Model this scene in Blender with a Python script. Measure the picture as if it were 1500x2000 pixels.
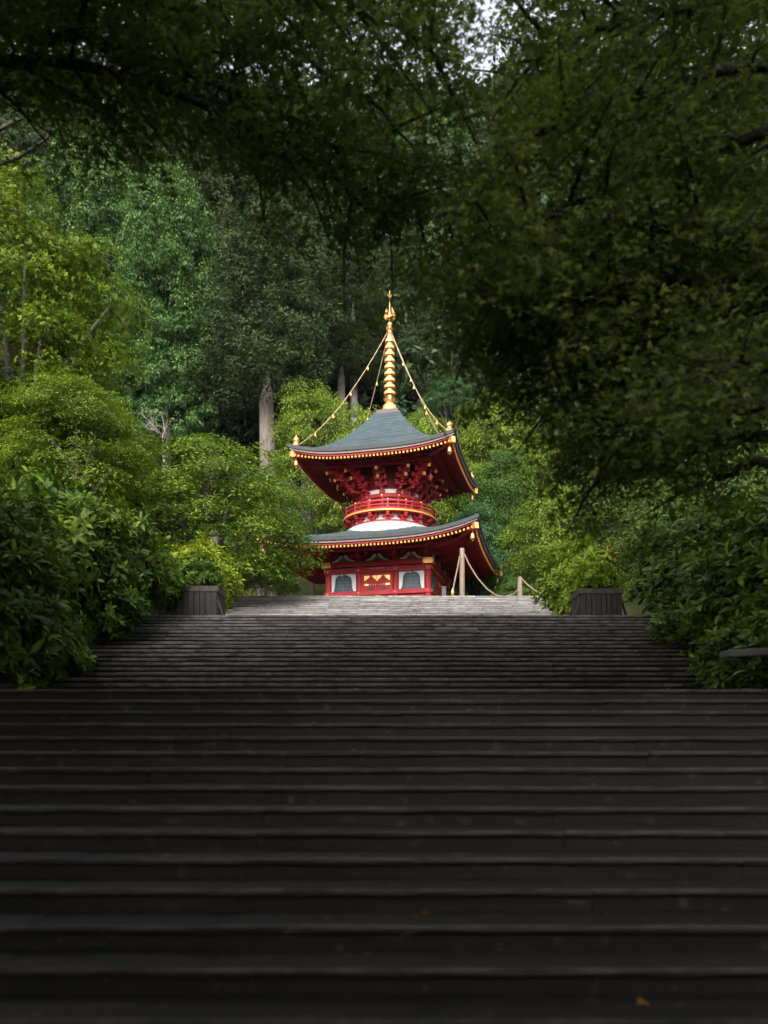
import bpy, bmesh, math, random
import numpy as np
from mathutils import Vector, Matrix

for o in list(bpy.data.objects):
    bpy.data.objects.remove(o, do_unlink=True)
S = bpy.context.scene
COL = S.collection
R = math.radians

# ------------------------------------------------------------------ camera
FPX, YH = 1600.0, 1460.0          # focal length and horizon row, in pixels of the 1500 x 2000 photograph
cam_d = bpy.data.cameras.new('camera')
cam = bpy.data.objects.new('camera', cam_d)
COL.objects.link(cam)
cam.location = (0, 0, 0)
cam.rotation_euler = (R(90), 0, 0)
cam_d.sensor_fit = 'HORIZONTAL'
cam_d.sensor_width = 36
cam_d.lens = 36 * FPX / 1500
cam_d.shift_y = (YH - 1000) / 1500
cam_d.clip_start = 0.05
cam_d.clip_end = 3000
cam_d.dof.use_dof = True
cam_d.dof.focus_distance = 42
cam_d.dof.aperture_fstop = 1.25
S.camera = cam

# ------------------------------------------------------------------ sky and sun (thin overcast)
SUN_EL, SUN_AZ = 34, 190          # azimuth clockwise from +Y: the soft sun stands high behind the camera, to the left
w = bpy.data.worlds.new('World')
S.world = w
w.use_nodes = True
nt = w.node_tree
bg = nt.nodes['Background']
sky = nt.nodes.new('ShaderNodeTexSky')
sky.sky_type = 'NISHITA'
sky.sun_disc = False
sky.sun_elevation = R(SUN_EL)
sky.sun_rotation = R(SUN_AZ)
sky.air_density = 1.0
sky.dust_density = 3.0
sky.ozone_density = 1.0
hs = nt.nodes.new('ShaderNodeHueSaturation')
hs.inputs['Saturation'].default_value = 0.3
nt.links.new(sky.outputs[0], hs.inputs['Color'])
nt.links.new(hs.outputs[0], bg.inputs[0])
bg.inputs[1].default_value = 0.15
sun_d = bpy.data.lights.new('sun', 'SUN')
sun_d.energy = 1.0
sun_d.angle = R(35)
sun_d.color = (1.0, 0.95, 0.88)
sun = bpy.data.objects.new('sun', sun_d)
COL.objects.link(sun)
_d = Vector((math.sin(R(SUN_AZ)) * math.cos(R(SUN_EL)), math.cos(R(SUN_AZ)) * math.cos(R(SUN_EL)), math.sin(R(SUN_EL))))
sun.rotation_euler = _d.to_track_quat('Z', 'Y').to_euler()

S.view_settings.view_transform = 'Standard'
S.view_settings.look = 'None'
S.view_settings.exposure = 1.82
S.view_settings.gamma = 1
S.view_settings.use_curve_mapping = False
S.render.engine = 'CYCLES'
S.cycles.use_denoising = True
try:
    S.cycles.denoiser = 'OPENIMAGEDENOISE'
except Exception:
    pass
S.cycles.max_bounces = 7
S.cycles.diffuse_bounces = 4
S.cycles.glossy_bounces = 2
S.cycles.transmission_bounces = 3
S.cycles.use_adaptive_sampling = True
S.cycles.adaptive_threshold = 0.015
S.cycles.caustics_reflective = False
S.cycles.caustics_refractive = False


def P(u, v, Z):
    """point of the place seen at photograph pixel (u, v) at a distance Z"""
    return Vector(((u - 750) * Z / FPX, Z, (YH - v) * Z / FPX))


# ------------------------------------------------------------------ materials
MATS = {}


def nodes_of(name):
    m = bpy.data.materials.new(name)
    m.use_nodes = True
    t = m.node_tree
    return m, t, t.nodes['Principled BSDF'], t.nodes['Material Output']


def N(t, typ, **kw):
    n = t.nodes.new(typ)
    for k, v in kw.items():
        if k in n.inputs.keys():
            n.inputs[k].default_value = v
        else:
            setattr(n, k, v)
    return n


def ramp(t, fac, stops):
    r = t.nodes.new('ShaderNodeValToRGB')
    el = r.color_ramp.elements
    while len(el) < len(stops):
        el.new(0.5)
    for e, (p, c) in zip(el, stops):
        e.position = p
        e.color = (*c, 1) if len(c) == 3 else c
    t.links.new(fac, r.inputs[0])
    return r.outputs[0]


def mixc(t, fac, a, b, blend='MIX'):
    n = t.nodes.new('ShaderNodeMix')
    n.data_type = 'RGBA'
    n.blend_type = blend
    for sock, v in ((n.inputs[0], fac), (n.inputs[6], a), (n.inputs[7], b)):
        if hasattr(v, 'links'):
            t.links.new(v, sock)
        elif isinstance(v, (int, float)):
            sock.default_value = v
        else:
            sock.default_value = (*v, 1)
    return n.outputs[2]


def noise(t, coord, scale, detail=4, rough=0.6, vec=None):
    tc = t.nodes.new('ShaderNodeTexCoord') if coord != 'POS' else t.nodes.new('ShaderNodeNewGeometry')
    src = tc.outputs['Position'] if coord == 'POS' else tc.outputs[coord]
    if vec:
        mp = N(t, 'ShaderNodeMapping')
        mp.inputs['Scale'].default_value = vec
        t.links.new(src, mp.inputs[0])
        src = mp.outputs[0]
    n = N(t, 'ShaderNodeTexNoise', Scale=scale, Detail=detail, Roughness=rough)
    t.links.new(src, n.inputs['Vector'])
    return n.outputs['Fac']


def bump(t, b, h, strength=0.3, dist=0.02):
    n = N(t, 'ShaderNodeBump', Strength=strength, Distance=dist)
    t.links.new(h, n.inputs['Height'])
    t.links.new(n.outputs[0], b.inputs['Normal'])


def plain(name, c1, c2, rough=0.6, scale=3.0, metal=0.0, bstr=0.15, bdist=0.01, coord='POS', vec=None, spec=0.4):
    m, t, b, _ = nodes_of(name)
    f = noise(t, coord, scale, 6, 0.65, vec)
    col = ramp(t, f, [(0.3, c1), (0.7, c2)])
    t.links.new(col, b.inputs['Base Color'])
    b.inputs['Roughness'].default_value = rough
    b.inputs['Metallic'].default_value = metal
    b.inputs['Specular IOR Level'].default_value = spec
    if bstr:
        bump(t, b, noise(t, coord, scale * 6, 4, 0.6, vec), bstr, bdist)
    MATS[name] = m
    return m


def leaf_mat(name, cols, trans=0.3, rough=0.5, spec=0.3, clump=0.5, tcol=None):
    """cols: dark, mid, light foliage colours; each leaf gets one, drifting from bough to bough"""
    m, t, b, out = nodes_of(name)
    g = t.nodes.new('ShaderNodeNewGeometry')
    oi = t.nodes.new('ShaderNodeObjectInfo')
    f1 = noise(t, 'POS', clump, 3, 0.6)
    ad = N(t, 'ShaderNodeMath', operation='ADD')
    ms = N(t, 'ShaderNodeMath', operation='MULTIPLY_ADD')
    t.links.new(g.outputs['Random Per Island'], ms.inputs[0])
    ms.inputs[1].default_value = 0.5
    ms.inputs[2].default_value = -0.27
    t.links.new(ms.outputs[0], ad.inputs[0])
    t.links.new(f1, ad.inputs[1])
    col = ramp(t, ad.outputs[0], [(0.2, cols[0]), (0.5, cols[1]), (0.8, cols[2])])
    hv = N(t, 'ShaderNodeHueSaturation')
    mr = N(t, 'ShaderNodeMapRange')
    mr.inputs['To Min'].default_value = 0.488
    mr.inputs['To Max'].default_value = 0.512
    t.links.new(oi.outputs['Random'], mr.inputs[0])
    t.links.new(mr.outputs[0], hv.inputs['Hue'])
    t.links.new(col, hv.inputs['Color'])
    col = hv.outputs[0]
    t.links.new(col, b.inputs['Base Color'])
    b.inputs['Roughness'].default_value = rough
    b.inputs['Specular IOR Level'].default_value = spec
    tr = N(t, 'ShaderNodeBsdfTranslucent')
    tint = mixc(t, 1.0, col, tcol or (1.0, 1.0, 0.45), 'MULTIPLY')
    t.links.new(tint, tr.inputs[0])
    mx = N(t, 'ShaderNodeMixShader')
    mx.inputs[0].default_value = trans
    t.links.new(b.outputs[0], mx.inputs[1])
    t.links.new(tr.outputs[0], mx.inputs[2])
    t.links.new(mx.outputs[0], out.inputs[0])
    MATS[name] = m
    return m


# foliage
leaf_mat('maple_leaf', [(0.048, 0.085, 0.013), (0.125, 0.190, 0.024), (0.26, 0.33, 0.045)], 0.40, spec=0.15)
leaf_mat('maple_leaf_gold', [(0.038, 0.075, 0.010), (0.100, 0.155, 0.014), (0.20, 0.24, 0.022)], 0.40, spec=0.15)
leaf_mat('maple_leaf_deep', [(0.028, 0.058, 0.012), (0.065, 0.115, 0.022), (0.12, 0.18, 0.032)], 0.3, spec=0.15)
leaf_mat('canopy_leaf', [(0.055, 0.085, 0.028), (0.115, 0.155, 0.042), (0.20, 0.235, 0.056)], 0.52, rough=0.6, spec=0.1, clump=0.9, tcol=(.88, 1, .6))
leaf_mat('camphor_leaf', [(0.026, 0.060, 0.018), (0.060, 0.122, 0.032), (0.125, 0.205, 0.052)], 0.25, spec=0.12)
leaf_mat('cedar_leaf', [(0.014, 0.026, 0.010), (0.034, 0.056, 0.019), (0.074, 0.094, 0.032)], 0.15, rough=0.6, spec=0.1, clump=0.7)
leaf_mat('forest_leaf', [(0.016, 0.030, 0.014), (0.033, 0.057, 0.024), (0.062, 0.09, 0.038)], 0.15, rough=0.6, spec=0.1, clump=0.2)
leaf_mat('shrub_leaf', [(0.035, 0.075, 0.012), (0.080, 0.150, 0.016), (0.20, 0.29, 0.028)], 0.26, rough=0.5, spec=0.22, clump=0.9)
leaf_mat('shrub_leaf_bright', [(0.08, 0.13, 0.012), (0.20, 0.28, 0.018), (0.36, 0.42, 0.03)], 0.34, rough=0.48, spec=0.22, clump=0.9)
leaf_mat('bush_leaf', [(0.030, 0.075, 0.030), (0.07, 0.15, 0.055), (0.14, 0.24, 0.09)], 0.25)
leaf_mat('rust_leaf', [(0.10, 0.05, 0.015), (0.18, 0.08, 0.02), (0.26, 0.14, 0.03)], 0.25)
plain('bark', (0.045, 0.036, 0.028), (0.10, 0.082, 0.066), 0.9, 3, bstr=0.6, bdist=0.03, vec=(4, 4, 0.6))
plain('dark_bark', (0.018, 0.014, 0.011), (0.045, 0.036, 0.030), 0.9, 3, bstr=0.6, bdist=0.03, vec=(4, 4, 0.6))
plain('cedar_bark', (0.085, 0.065, 0.055), (0.20, 0.165, 0.145), 0.9, 2, bstr=0.7, bdist=0.04, vec=(5, 5, 0.35))
plain('pale_bark', (0.20, 0.19, 0.17), (0.36, 0.34, 0.31), 0.85, 2.5, bstr=0.4, vec=(3, 3, 0.6))
plain('dead_twig', (0.22, 0.19, 0.17), (0.33, 0.29, 0.26), 0.85, 4)


def stone_mat(name, k, lip, ymin=.15, ymax=.04, zlip=.06, tint=(1, 1, 1)):
    m, t, b, _ = nodes_of(name)
    oi = t.nodes.new('ShaderNodeObjectInfo')
    big = noise(t, 'POS', 1.1, 5, 0.7)
    fine = noise(t, 'POS', 26, 5, 0.75)
    spots = noise(t, 'POS', 6.5, 3, 0.55)
    base = ramp(t, fine, [(0.30, tuple(k * q for q in (0.12, 0.112, 0.105))), (0.52, tuple(k * q for q in (0.25, 0.235, 0.222))), (0.8, tuple(k * q for q in (0.36, 0.345, 0.33)))])
    base = mixc(t, ramp(t, big, [(0.34, (1, 1, 1)), (0.60, (0, 0, 0))]), base, tuple(k * q for q in (0.125, 0.113, 0.102)))
    base = mixc(t, ramp(t, spots, [(0.31, (0.9, 0.9, 0.9)), (0.39, (0, 0, 0))]), base, (0.045, 0.042, 0.036))
    rv = ramp(t, oi.outputs['Random'], [(0.0, (0.66, 0.65, 0.64)), (1.0, (1.12, 1.1, 1.08))])
    base = mixc(t, 1.0, base, rv, 'MULTIPLY')
    # paler front lip on each stone, broken up by noise
    tc = t.nodes.new('ShaderNodeTexCoord')
    sx = t.nodes.new('ShaderNodeSeparateXYZ')
    t.links.new(tc.outputs['Object'], sx.inputs[0])
    mr = N(t, 'ShaderNodeMapRange')
    mr.inputs['From Min'].default_value = ymin
    mr.inputs['From Max'].default_value = ymax
    t.links.new(sx.outputs['Y'], mr.inputs[0])
    mz = N(t, 'ShaderNodeMapRange')
    mz.inputs['From Min'].default_value = -zlip - .015
    mz.inputs['From Max'].default_value = -zlip + .01
    t.links.new(sx.outputs['Z'], mz.inputs[0])
    mu = N(t, 'ShaderNodeMath', operation='MULTIPLY')
    t.links.new(mr.outputs[0], mu.inputs[0])
    t.links.new(mz.outputs[0], mu.inputs[1])
    wn = noise(t, 'POS', 3.2, 4, 0.7)
    wr = ramp(t, wn, [(0.3, (0, 0, 0)), (0.6, (1, 1, 1))])
    mu2 = N(t, 'ShaderNodeMath', operation='MULTIPLY')
    t.links.new(mu.outputs[0], mu2.inputs[0])
    t.links.new(wr, mu2.inputs[1])
    base = mixc(t, mu2.outputs[0], base, mixc(t, 1.0, lip, rv, 'MULTIPLY'))
    base = mixc(t, 1.0, base, tint, 'MULTIPLY')
    t.links.new(base, b.inputs['Base Color'])
    b.inputs['Roughness'].default_value = 0.72
    b.inputs['Specular IOR Level'].default_value = 0.35
    bump(t, b, fine, 0.5, 0.012)
    MATS[name] = m


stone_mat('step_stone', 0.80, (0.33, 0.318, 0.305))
stone_mat('half_shaded_step_stone', 0.125, (0.130, 0.123, 0.118))  # middle flight: part of the canopy shade is put into the stone colour
stone_mat('shaded_step_stone', 0.055, (0.066, 0.059, 0.056), .075, .012, .02, (1.05, .96, .91))  # lower flight: deep canopy shade painted in as near-black stone
plain('paving', (0.055, 0.05, 0.047), (0.12, 0.113, 0.107), 0.8, 2.5, bstr=0.3)
plain('granite', (0.22, 0.21, 0.20), (0.36, 0.345, 0.33), 0.8, 4, bstr=0.3)


def ground_mat():
    m, t, b, _ = nodes_of('forest_floor')
    f = noise(t, 'POS', 0.6, 8, 0.7)
    col = ramp(t, f, [(0.3, (0.020, 0.020, 0.010)), (0.5, (0.030, 0.042, 0.014)), (0.7, (0.052, 0.048, 0.024))])
    t.links.new(col, b.inputs['Base Color'])
    b.inputs['Roughness'].default_value = 0.95
    b.inputs['Specular IOR Level'].default_value = 0.0
    bump(t, b, noise(t, 'POS', 9, 6, 0.7), 0.8, 0.05)
    MATS['forest_floor'] = m


ground_mat()
plain('vermilion', (0.23, 0.014, 0.019), (0.40, 0.024, 0.028), 0.55, 1.6, bstr=0.12, vec=(1, 1, 2.2), spec=0.25)
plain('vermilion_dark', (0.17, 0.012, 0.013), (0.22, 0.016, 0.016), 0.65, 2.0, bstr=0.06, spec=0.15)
plain('plaster', (0.58, 0.58, 0.57), (0.72, 0.72, 0.71), 0.85, 1.2, bstr=0.08)
plain('dome_plaster', (0.26, 0.26, 0.255), (0.40, 0.40, 0.395), 0.9, 1.2, bstr=0.08)  # same white plaster, toned down in colour to offset sky light on the dome
plain('gold', (0.82, 0.42, 0.13), (0.98, 0.58, 0.22), 0.38, 6, metal=0.75, bstr=0.05)
plain('gold_paint', (0.50, 0.25, 0.05), (0.66, 0.36, 0.08), 0.5, 6, metal=0.2, bstr=0.0)
plain('chain_metal', (0.34, 0.22, 0.13), (0.52, 0.36, 0.22), 0.5, 30, metal=0.5, bstr=0.4)
plain('roof_edge', (0.030, 0.031, 0.033), (0.055, 0.056, 0.058), 0.75, 5, bstr=0.2)
plain('roof_under_edge', (0.17, 0.15, 0.14), (0.25, 0.225, 0.21), 0.8, 5, bstr=0.2)
plain('iron_blue', (0.025, 0.038, 0.05), (0.045, 0.066, 0.082), 0.55, 4, bstr=0.05)
plain('lattice_blue', (0.07, 0.10, 0.12), (0.13, 0.17, 0.20), 0.55, 4, bstr=0.0)
plain('window_dark', (0.010, 0.012, 0.014), (0.02, 0.022, 0.026), 0.4, 4, bstr=0.0)
plain('carving_green', (0.06, 0.10, 0.05), (0.34, 0.26, 0.09), 0.6, 22, bstr=0.3)
plain('pink_bell', (0.55, 0.06, 0.12), (0.7, 0.10, 0.18), 0.5, 6, bstr=0.0)
plain('box_bronze', (0.05, 0.035, 0.03), (0.09, 0.06, 0.05), 0.5, 6, bstr=0.1)
plain('grey_plank', (0.020, 0.017, 0.015), (0.052, 0.044, 0.039), 0.85, 2.2, bstr=0.5, vec=(9, 9, 0.5))
plain('post_wood', (0.17, 0.125, 0.085), (0.30, 0.23, 0.165), 0.8, 2.2, bstr=0.4, vec=(9, 9, 0.5))
plain('straw_rope', (0.16, 0.125, 0.08), (0.28, 0.22, 0.145), 0.9, 40, bstr=0.8, vec=(1, 1, 0.4))


def shingle_mat():
    m, t, b, _ = nodes_of('roof_shingle')
    uv = t.nodes.new('ShaderNodeTexCoord')
    br = N(t, 'ShaderNodeTexBrick')
    br.inputs['Scale'].default_value = 1.0
    br.inputs['Brick Width'].default_value = 0.34
    br.inputs['Row Height'].default_value = 0.16
    br.inputs['Mortar Size'].default_value = 0.006
    br.inputs['Color1'].default_value = (0.025, 0.041, 0.047, 1)
    br.inputs['Color2'].default_value = (0.046, 0.068, 0.077, 1)
    br.inputs['Mortar'].default_value = (0.015, 0.02, 0.022, 1)
    t.links.new(uv.outputs['UV'], br.inputs['Vector'])
    f = noise(t, 'POS', 1.6, 6, 0.7)
    col = mixc(t, ramp(t, f, [(0.35, (0, 0, 0)), (0.7, (0.5, 0.5, 0.5))]), br.outputs['Color'], (0.052, 0.073, 0.080))
    t.links.new(col, b.inputs['Base Color'])
    b.inputs['Roughness'].default_value = 0.6
    b.inputs['Specular IOR Level'].default_value = 0.25
    bump(t, b, br.outputs['Fac'], -0.3, 0.01)
    MATS['roof_shingle'] = m


shingle_mat()


# ------------------------------------------------------------------ object helpers
def tag(o, label=None, cat=None, group=None, kind=None):
    if label:
        o['label'] = label
    if cat:
        o['category'] = cat
    if group:
        o['group'] = group
    if kind:
        o['kind'] = kind
    return o


def link(name, me, mat=None, parent=None, loc=None):
    o = bpy.data.objects.new(name, me)
    COL.objects.link(o)
    if mat and me is not None and not me.materials:
        me.materials.append(MATS[mat])
    if parent:
        o.parent = parent
    if loc is not None:
        o.location = loc
    return o


def empty(name, loc=(0, 0, 0), rz=0.0):
    o = bpy.data.objects.new(name, None)
    COL.objects.link(o)
    o.location = loc
    o.rotation_euler = (0, 0, rz)
    o.empty_display_size = 0.2
    return o


class MB:
    """collects shapes for ONE mesh"""

    def __init__(self):
        self.v, self.f = [], []

    def add(self, vs, fs):
        b = len(self.v)
        self.v += [tuple(x) for x in vs]
        self.f += [tuple(b + i for i in q) for q in fs]
        return self

    def box(self, c, s, rz=0.0, taper=1.0, M=None):
        x, y, z = s[0] / 2, s[1] / 2, s[2] / 2
        p = [(-x, -y, -z), (x, -y, -z), (x, y, -z), (-x, y, -z)]
        p += [(a * taper, b * taper, -q) for a, b, q in p]
        cz, sz = math.cos(rz), math.sin(rz)
        p = [(c[0] + a * cz - b * sz, c[1] + a * sz + b * cz, c[2] + q) for a, b, q in p]
        if M is not None:
            p = [tuple(M @ Vector(q)) for q in p]
        return self.add(p, [(3, 2, 1, 0), (4, 5, 6, 7), (0, 1, 5, 4), (1, 2, 6, 5), (2, 3, 7, 6), (3, 0, 4, 7)])

    def bar(self, a, b, w_, h):
        """straight bar from a to b with rectangular section (w_ sideways, h upright)"""
        a, b = Vector(a), Vector(b)
        d = (b - a).normalized()
        s = d.cross(Vector((0, 0, 1)))
        s = s.normalized() if s.length > 1e-6 else Vector((1, 0, 0))
        u = s.cross(d).normalized()
        p = []
        for q in (a, b):
            for i, j in ((-1, -1), (1, -1), (1, 1), (-1, 1)):
                p.append(q + s * (i * w_ / 2) + u * (j * h / 2))
        return self.add(p, [(0, 1, 2, 3), (7, 6, 5, 4), (4, 5, 1, 0), (5, 6, 2, 1), (6, 7, 3, 2), (7, 4, 0, 3)])

    def tube(self, pts, rad, n=8, cap=True):
        pts = [Vector(p) for p in pts]
        if not hasattr(rad, '__len__'):
            rad = [rad] * len(pts)
        vs, fs = [], []
        up = Vector((0.13, 0.21, 0.97))
        for i, p in enumerate(pts):
            d = (pts[min(i + 1, len(pts) - 1)] - pts[max(i - 1, 0)]).normalized()
            s = d.cross(up)
            if s.length < 1e-3:
                s = d.cross(Vector((1, 0, 0)))
            s.normalize()
            q = s.cross(d)
            for k in range(n):
                a = 2 * math.pi * k / n
                vs.append(p + (s * math.cos(a) + q * math.sin(a)) * rad[i])
        for i in range(len(pts) - 1):
            for k in range(n):
                fs.append((i * n + k, i * n + (k + 1) % n, (i + 1) * n + (k + 1) % n, (i + 1) * n + k))
        if cap:
            fs.append(tuple(range(n - 1, -1, -1)))
            fs.append(tuple((len(pts) - 1) * n + k for k in range(n)))
        return self.add(vs, fs)

    def lathe(self, prof, n=24, c=(0, 0, 0), closed=False):
        vs, fs = [], []
        for r, z in prof:
            for k in range(n):
                a = 2 * math.pi * k / n
                vs.append((c[0] + r * math.cos(a), c[1] + r * math.sin(a), c[2] + z))
        m = len(prof)
        for i in range(m if closed else m - 1):
            j = (i + 1) % m
            for k in range(n):
                fs.append((i * n + k, i * n + (k + 1) % n, j * n + (k + 1) % n, j * n + k))
        return self.add(vs, fs)

    def extrude(self, poly, d0, d1, plane='XZ'):
        """flat outline (s, z) given a thickness between depths d0 and d1 along -Y (front)"""
        n = len(poly)
        vs = [(s, -d0, z) for s, z in poly] + [(s, -d1, z) for s, z in poly]
        fs = [tuple(range(n)), tuple(range(2 * n - 1, n - 1, -1))]
        fs += [(i, n + i, n + (i + 1) % n, (i + 1) % n) for i in range(n)]
        return self.add(vs, fs)

    def mesh(self, name, smooth=False, recalc=True, bevel=0.0):
        me = bpy.data.meshes.new(name)
        me.from_pydata(self.v, [], self.f)
        if recalc or bevel:
            b = bmesh.new()
            b.from_mesh(me)
            if bevel:
                bmesh.ops.bevel(b, geom=list(b.edges), offset=bevel, segments=1, affect='EDGES')
            bmesh.ops.recalc_face_normals(b, faces=b.faces)
            b.to_mesh(me)
            b.free()
        if smooth:
            me.polygons.foreach_set('use_smooth', [True] * len(me.polygons))
        me.update()
        return me

    def obj(self, name, mat, parent=None, smooth=False, bevel=0.0, loc=None):
        return link(name, self.mesh(name, smooth, True, bevel), mat, parent, loc)


def fast_mesh(name, V, quads=None, tris=None):
    """mesh from numpy arrays (thousands of leaves)"""
    me = bpy.data.meshes.new(name)
    parts, starts, tot = [], [], 0
    if quads is not None and len(quads):
        parts.append(quads.ravel())
        starts.append(np.arange(len(quads)) * 4)
        tot += quads.size
    if tris is not None and len(tris):
        parts.append(tris.ravel())
        starts.append(tot + np.arange(len(tris)) * 3)
    loops = np.concatenate(parts).astype(np.int32)
    st = np.concatenate(starts).astype(np.int32)
    me.vertices.add(len(V))
    me.vertices.foreach_set('co', np.ascontiguousarray(V, dtype=np.float32).ravel())
    me.loops.add(len(loops))
    me.loops.foreach_set('vertex_index', loops)
    me.polygons.add(len(st))
    me.polygons.foreach_set('loop_start', st)
    me.update(calc_edges=True)
    return me


def unit(a):
    return a / np.maximum(np.linalg.norm(a, axis=-1, keepdims=True), 1e-9)


def leaf_arrays(rng, pos, nrm, dirv, length, shape='rhomb', aspect=0.5):
    """one leaf at each pos; returns V, quads, tris"""
    n = len(pos)
    nrm = unit(nrm)
    d = unit(dirv - nrm * (dirv * nrm).sum(1, keepdims=True))
    s = np.cross(nrm, d)
    L = (length * rng.uniform(0.7, 1.25, n))[:, None]
    W = L * aspect * 0.5
    if shape == 'rhomb':
        V = np.stack([pos, pos + d * L * .5 + s * W - nrm * L * .05, pos + d * L - nrm * L * .12, pos + d * L * .5 - s * W - nrm * L * .05], 1)
        q = np.arange(n * 4).reshape(n, 4)
        return V.reshape(-1, 3), q, None
    if shape == 'maple':      # five pointed lobes in three folded blades
        vs = [pos]
        for ang, k in ((0, 1.0), (62, 0.86), (-62, 0.86)):
            a = math.radians(ang)
            dd = d * math.cos(a) + s * math.sin(a)
            ss = s * math.cos(a) - d * math.sin(a)
            vs += [pos + dd * L * k * .46 + ss * W * k * .62, pos + dd * L * k - nrm * L * .14, pos + dd * L * k * .46 - ss * W * k * .62]
        V = np.stack(vs, 1)
        b = (np.arange(n) * 10)[:, None]
        q = np.concatenate([b + np.array([[0, 1, 2, 3]]), b + np.array([[0, 4, 5, 6]]), b + np.array([[0, 7, 8, 9]])])
        return V.reshape(-1, 3), q, None
    if shape == 'long':       # leathery shrub leaf, arched
        vs = [pos, pos + d * L * .35 + s * W + nrm * L * .05, pos + d * L * .35 - s * W + nrm * L * .05,
              pos + d * L * .72 + s * W * .85, pos + d * L * .72 - s * W * .85, pos + d * L - nrm * L * .16,
              pos + d * L * .5 + nrm * L * .0]
        V = np.stack(vs[:6], 1)
        b = (np.arange(n) * 6)[:, None]
        q = b + np.array([[1, 3, 4, 2]])
        t = np.concatenate([b + np.array([[0, 1, 2]]), b + np.array([[3, 5, 4]])])
        return V.reshape(-1, 3), q, t
    raise ValueError(shape)


class Leaves:
    def __init__(self):
        self.V, self.Q, self.T, self.n = [], [], [], 0

    def put(self, arr):
        V, q, t = arr
        self.V.append(V)
        if q is not None:
            self.Q.append(q + self.n)
        if t is not None:
            self.T.append(t + self.n)
        self.n += len(V)

    def mesh(self, name):
        return fast_mesh(name, np.concatenate(self.V), np.concatenate(self.Q) if self.Q else None,
                         np.concatenate(self.T) if self.T else None)


def sprays(rng, L, C, NR, rad, per, size, shape='rhomb', aspect=0.5, flat=0.13, jit=0.45, droop=0.0):
    """flat fans of leaves: one spray about each centre C with axis NR"""
    n = len(C)
    NR = unit(NR)
    ref = np.where(np.abs(NR[:, 2:3]) < 0.9, np.array([[0, 0, 1.]]), np.array([[1., 0, 0]]))
    A = unit(np.cross(NR, ref))
    B = np.cross(NR, A)
    idx = np.repeat(np.arange(n), per)
    m = len(idx)
    th = rng.uniform(0, 2 * np.pi, m)
    rr = np.sqrt(rng.uniform(0, 1, m)) * (rad[idx] if hasattr(rad, '__len__') else rad)
    rmax = rad[idx] if hasattr(rad, '__len__') else np.full(m, rad)
    off = A[idx] * (np.cos(th) * rr)[:, None] + B[idx] * (np.sin(th) * rr)[:, None]
    pos = C[idx] + off + NR[idx] * (rng.normal(0, flat, m) * rmax)[:, None]
    pos[:, 2] -= droop * (rr / np.maximum(rmax, 1e-6)) ** 2 * rmax
    nr = NR[idx] + rng.normal(0, jit, (m, 3))
    dv = off + rng.normal(0, 0.6, (m, 3)) * rmax[:, None] * 0.6
    L.put(leaf_arrays(rng, pos, nr, dv, size, shape, aspect))


def sphere_dirs(rng, n, zmin=-1.0):
    i = np.arange(n) + rng.uniform(0, 1)
    z = 1 - (1 - zmin) * (i / n)
    z = np.clip(z + rng.normal(0, 0.05, n), -1, 1)
    a = i * 2.399963 + rng.normal(0, 0.25, n)
    r = np.sqrt(np.maximum(0, 1 - z * z))
    return np.stack([r * np.cos(a), r * np.sin(a), z], 1)


def maple_crown(seed, nb=44, ns=20, per=44, size=0.034, zmin=-0.55, shape='rhomb', aspect=0.42):
    """crown of unit radius: boughs carrying flat layered sprays"""
    rng = np.random.default_rng(seed)
    L = Leaves()
    D = sphere_dirs(rng, nb, zmin)
    cen = D * rng.uniform(0.55, 0.84, nb)[:, None]
    for k in range(nb):
        br = rng.uniform(0.20, 0.36)
        d = sphere_dirs(rng, ns, -0.2)
        c = cen[k] + d * np.array([br, br, br * 0.42]) * rng.uniform(0.55, 1.1, ns)[:, None]
        outw = unit(c * np.array([1, 1, 0.2]))
        nr = np.array([[0, 0, 1.0]]) + outw * rng.uniform(0.1, 0.5, ns)[:, None] + rng.normal(0, 0.12, (ns, 3))
        sprays(rng, L, c, nr, rng.uniform(0.08, 0.17, ns), per, size, shape, aspect, flat=.07, jit=.32, droop=0.38)
    return L.mesh('maple_crown'), cen


def maple_trunk(seed, cen, forks=9, r0=0.055):
    rng = random.Random(seed)
    b = MB()
    top = Vector((0, 0, -0.25))
    b.tube([(0.03, 0, -1.9), (0, 0.02, -1.2), (-0.02, 0, -0.7), tuple(top)], [r0 * 1.5, r0 * 1.15, r0, r0 * .8], 8)
    pick = rng.sample(range(len(cen)), min(forks, len(cen)))
    for i in pick:
        e = Vector(cen[i])
        a = Vector((0, 0, rng.uniform(-0.9, -0.3)))
        m1 = a.lerp(e, 0.4) + Vector((0, 0, 0.10))
        m2 = a.lerp(e, 0.75) + Vector((0, 0, 0.10))
        b.tube([a, m1, m2, e], [r0 * .6, r0 * .42, r0 * .26, r0 * .08], 6)
    return b.mesh('trunk', smooth=True)


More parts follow.
